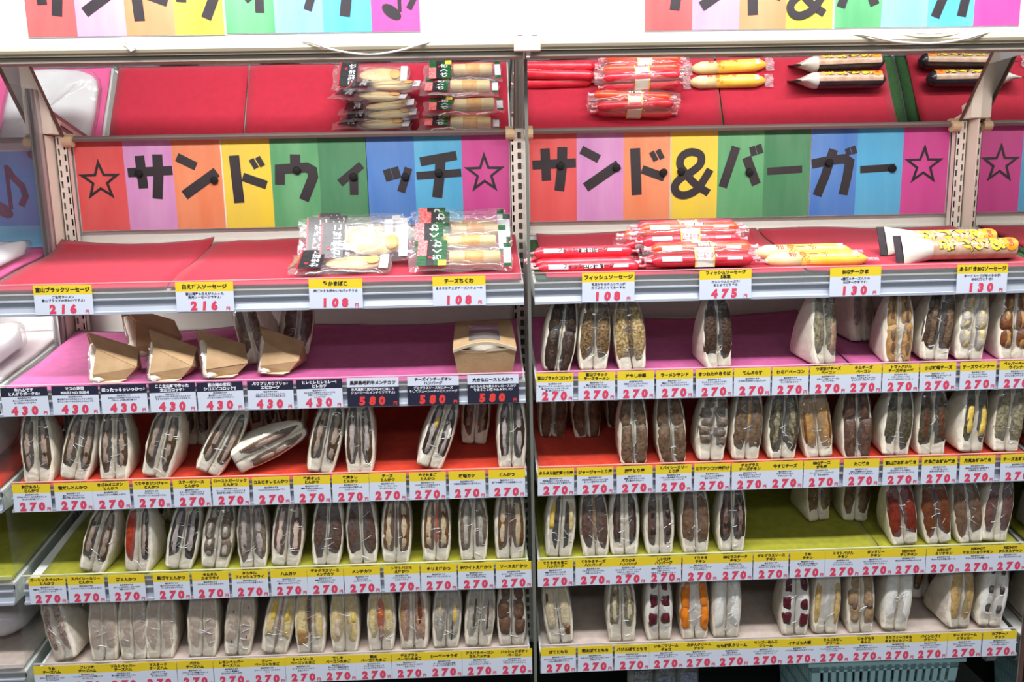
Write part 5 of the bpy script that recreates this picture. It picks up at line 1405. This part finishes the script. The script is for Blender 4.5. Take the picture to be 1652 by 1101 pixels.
# ---------------------------------------------------------------- neighbouring bay: white parcels behind the glass
PAR = film('parcel_plastic', gloss=.06, haze=.72, scale=14, bump=.6, rough=.25, stretch=(1, 1, 1))
PARI = mat('parcel_white', (238, 236, 238), .6, c2=(226, 216, 222), scale=10, bump=.4, bscale=40)
def parcel(x, y, z, wd, dp, ht, lab, rx=TILT):
    t = thing('white_parcel', lab, 'parcel', (x, y, z), (rx, 0, 0), 'white parcels in the neighbouring bay')
    R = random.Random(int(x * -1000) + int(z * 100))
    ph = R.uniform(0, 6)
    def P(u, v, k=1.0):
        a, p = 2 * math.pi * u, math.pi * (v - .5)
        e = .45
        cx, sx = math.cos(a), math.sin(a)
        cp, sp = max(0, math.cos(p)), math.sin(p)
        w_ = .0035 * math.sin(5 * a + 9 * v + ph)
        return (k * wd / 2 * math.copysign(abs(cx) ** e, cx) * cp ** e + w_, dp / 2 + k * dp / 2 * math.copysign(abs(sx) ** e, sx) * cp ** e, ht / 2 + k * ht / 2 * math.copysign(abs(sp) ** .6, sp) + w_)
    MB().grid(lambda u, v: P(u, v, .95), 24, 12, close_u=True).build('contents', PARI, t, smooth=True)
    MB().grid(lambda u, v: P(u, v, 1.02), 24, 12, close_u=True).build('clear_bag', FILM2, t, smooth=True)
parcel(-1.022, 0.020, floor_z(1, .02) + .003, 0.205, 0.225, 0.030, 'white parcel lying flat on the neighbouring top shelf')
parcel(-1.030, 0.020, floor_z(2, .02) + .003, 0.205, 0.19, 0.058, 'puffy white parcel on the neighbouring second shelf')
parcel(-1.010, 0.010, floor_z(3, .01) + .003, 0.130, 0.17, 0.105, 'tall white parcel on the neighbouring third shelf')
parcel(-1.060, 0.060, floor_z(5, .06) + .003, 0.240, 0.17, 0.060, 'grey-white parcel on the neighbouring bottom shelf')

# ---------------------------------------------------------------- cables, tape, basket, bags
CAB = mat('cable_white', (246, 244, 236), .45)
def cable(pts, r, lab):
    P = [Vector(p) for p in pts]
    out = []
    n = 28
    for k in range(n + 1):
        u = k / n * (len(P) - 1)
        i = min(int(u), len(P) - 2)
        f = u - i
        p0, p1, p2, p3 = P[max(i - 1, 0)], P[i], P[i + 1], P[min(i + 2, len(P) - 1)]
        out.append(.5 * ((2 * p1) + (-p0 + p2) * f + (2 * p0 - 5 * p1 + 4 * p2 - p3) * f * f + (-p0 + 3 * p1 - 3 * p2 + p3) * f ** 3))
    tag(MB().tube(out, r, 8).build('hanging_cable', CAB, smooth=True), lab, 'cable', 'white cables under the canopy')
cable([(-0.346, -0.052, 1.8035), (-0.325, -0.064, 1.7990), (-0.290, -0.067, 1.7870), (-0.240, -0.067, 1.7800), (-0.195, -0.066, 1.7850), (-0.160, -0.064, 1.7945), (-0.135, -0.052, 1.8030)], 0.0016, 'white cable sagging below the left canopy rail')
cable([(0.495, -0.052, 1.8035), (0.525, -0.064, 1.7975), (0.565, -0.067, 1.7880), (0.620, -0.067, 1.7845), (0.665, -0.066, 1.7890), (0.700, -0.064, 1.7975), (0.722, -0.052, 1.8035)], 0.0018, 'white cable sagging lowest below the right canopy rail')
cable([(0.565, -0.052, 1.8040), (0.590, -0.063, 1.8010), (0.620, -0.065, 1.7992), (0.655, -0.063, 1.8010), (0.680, -0.052, 1.8040)], 0.0012, 'thin white cable nearly flush with the right canopy rail')
o = MB().add([(0, 0, 0), (0.006, 0, 0.001), (0.020, -.001, -0.0125), (0.0135, -.001, -0.0145)], [(0, 1, 2, 3)]).add([(0.004, -.0012, 0.001), (0.014, -.0015, 0.001), (0.0225, -.0015, -0.009), (0.0195, -.0012, -0.0105)], [(0, 1, 2, 3)]).build('tape_scrap', mat('tape_white', (250, 250, 252), .3), loc=(-0.607, -0.0625, 1.8045))
so = o.modifiers.new('thickness', 'SOLIDIFY'); so.thickness = 0.0006
tag(o, 'folded scrap of white tape stuck on the left canopy rail', 'tape')

def basket():
    BL = mat('basket_blue', (176, 218, 222), .4)
    t = thing('plastic_basket', 'pale blue slotted plastic basket below the right bottom shelf', 'basket', (0.663, 0.03, 0.44))
    hw, H = 0.142, 0.252
    b = MB()
    n, rows = 17, 6
    pitch = 2 * (hw - 0.012) / n
    for side in range(4):
        def Q(a, z, d, side=side):
            k = 0.86 + 0.14 * z / H
            if side == 0: return (a * k, -d + (1 - k) * .1, z)
            if side == 1: return (a * k, 0.18 + d - (1 - k) * .1, z)
            if side == 2: return (-(hw + d - .002) * k, 0.09 + a * .62 * k, z)
            return ((hw + d - .002) * k, 0.09 + a * .62 * k, z)
        def bar(a0, a1, z0, z1):
            v = [Q(a0, z0, 0), Q(a1, z0, 0), Q(a1, z1, 0), Q(a0, z1, 0), Q(a0, z0, .003), Q(a1, z0, .003), Q(a1, z1, .003), Q(a0, z1, .003)]
            b.add(v, [(0, 3, 2, 1), (4, 5, 6, 7), (0, 1, 5, 4), (1, 2, 6, 5), (2, 3, 7, 6), (3, 0, 4, 7)])
        for i in range(n + 1):
            c = -hw + 0.012 + i * pitch
            bar(c - pitch * .29 if i else -hw, c + pitch * .29 if i < n else hw, 0, H)
        zc = [H - 0.016 - 0.036 * r for r in range(rows + 1)]
        for z in zc:
            bar(-hw, hw, z - 0.0045, z + 0.0045)
        bar(-hw, hw, H - 0.016, H)
        bar(-hw, hw, 0, 0.02)
    b.build('slotted_wall', BL, t)
    MB().box(-hw * .86, hw * .86, 0.012, 0.168, 0.0, 0.004).build('base', BL, t)
    r_ = MB()
    for x0, x1, y0, y1 in ((-hw - .008, hw + .008, -0.010, 0.002), (-hw - .008, hw + .008, 0.178, 0.190), (-hw - .008, -hw + .004, 0.002, 0.178), (hw - .004, hw + .008, 0.002, 0.178)):
        r_.box(x0, x1, y0, y1, H - .004, H + .004)
    r_.build('rim', BL, t)
basket()
for k, x in enumerate((0.205, 0.252, 0.298)):
    t = thing('hanging_snack_bag', f'pale snack bag in the dark below the bottom shelf, {("left", "middle", "right")[k]} of three', 'bag', (x, 0.06 + .01 * k, 0.560), (math.radians(84), 0, 0), 'snack bags below the bottom shelf')
    pouch(0.050, 0.125, 0.020, random.Random(k)).build('bag', mat('bag_pale', (140, 146, 138), .4, c2=(110, 116, 108), scale=30), t, smooth=True)
    quad(-0.013, 0.019, 0.055, 0.092, 0.0152).build('label', mat('bag_label', (150, 158, 176), .5, c2=(90, 98, 120), scale=200), t)
    quad(-0.013, 0.019, 0.098, 0.110, 0.0140).build('header_print', mat('bag_print', (170, 170, 180), .5, c2=(70, 70, 76), scale=300), t)
MB().box(0.145, 0.345, 0.05, 0.16, 0.44, 0.556).build('product_step', BLACKISH, case)
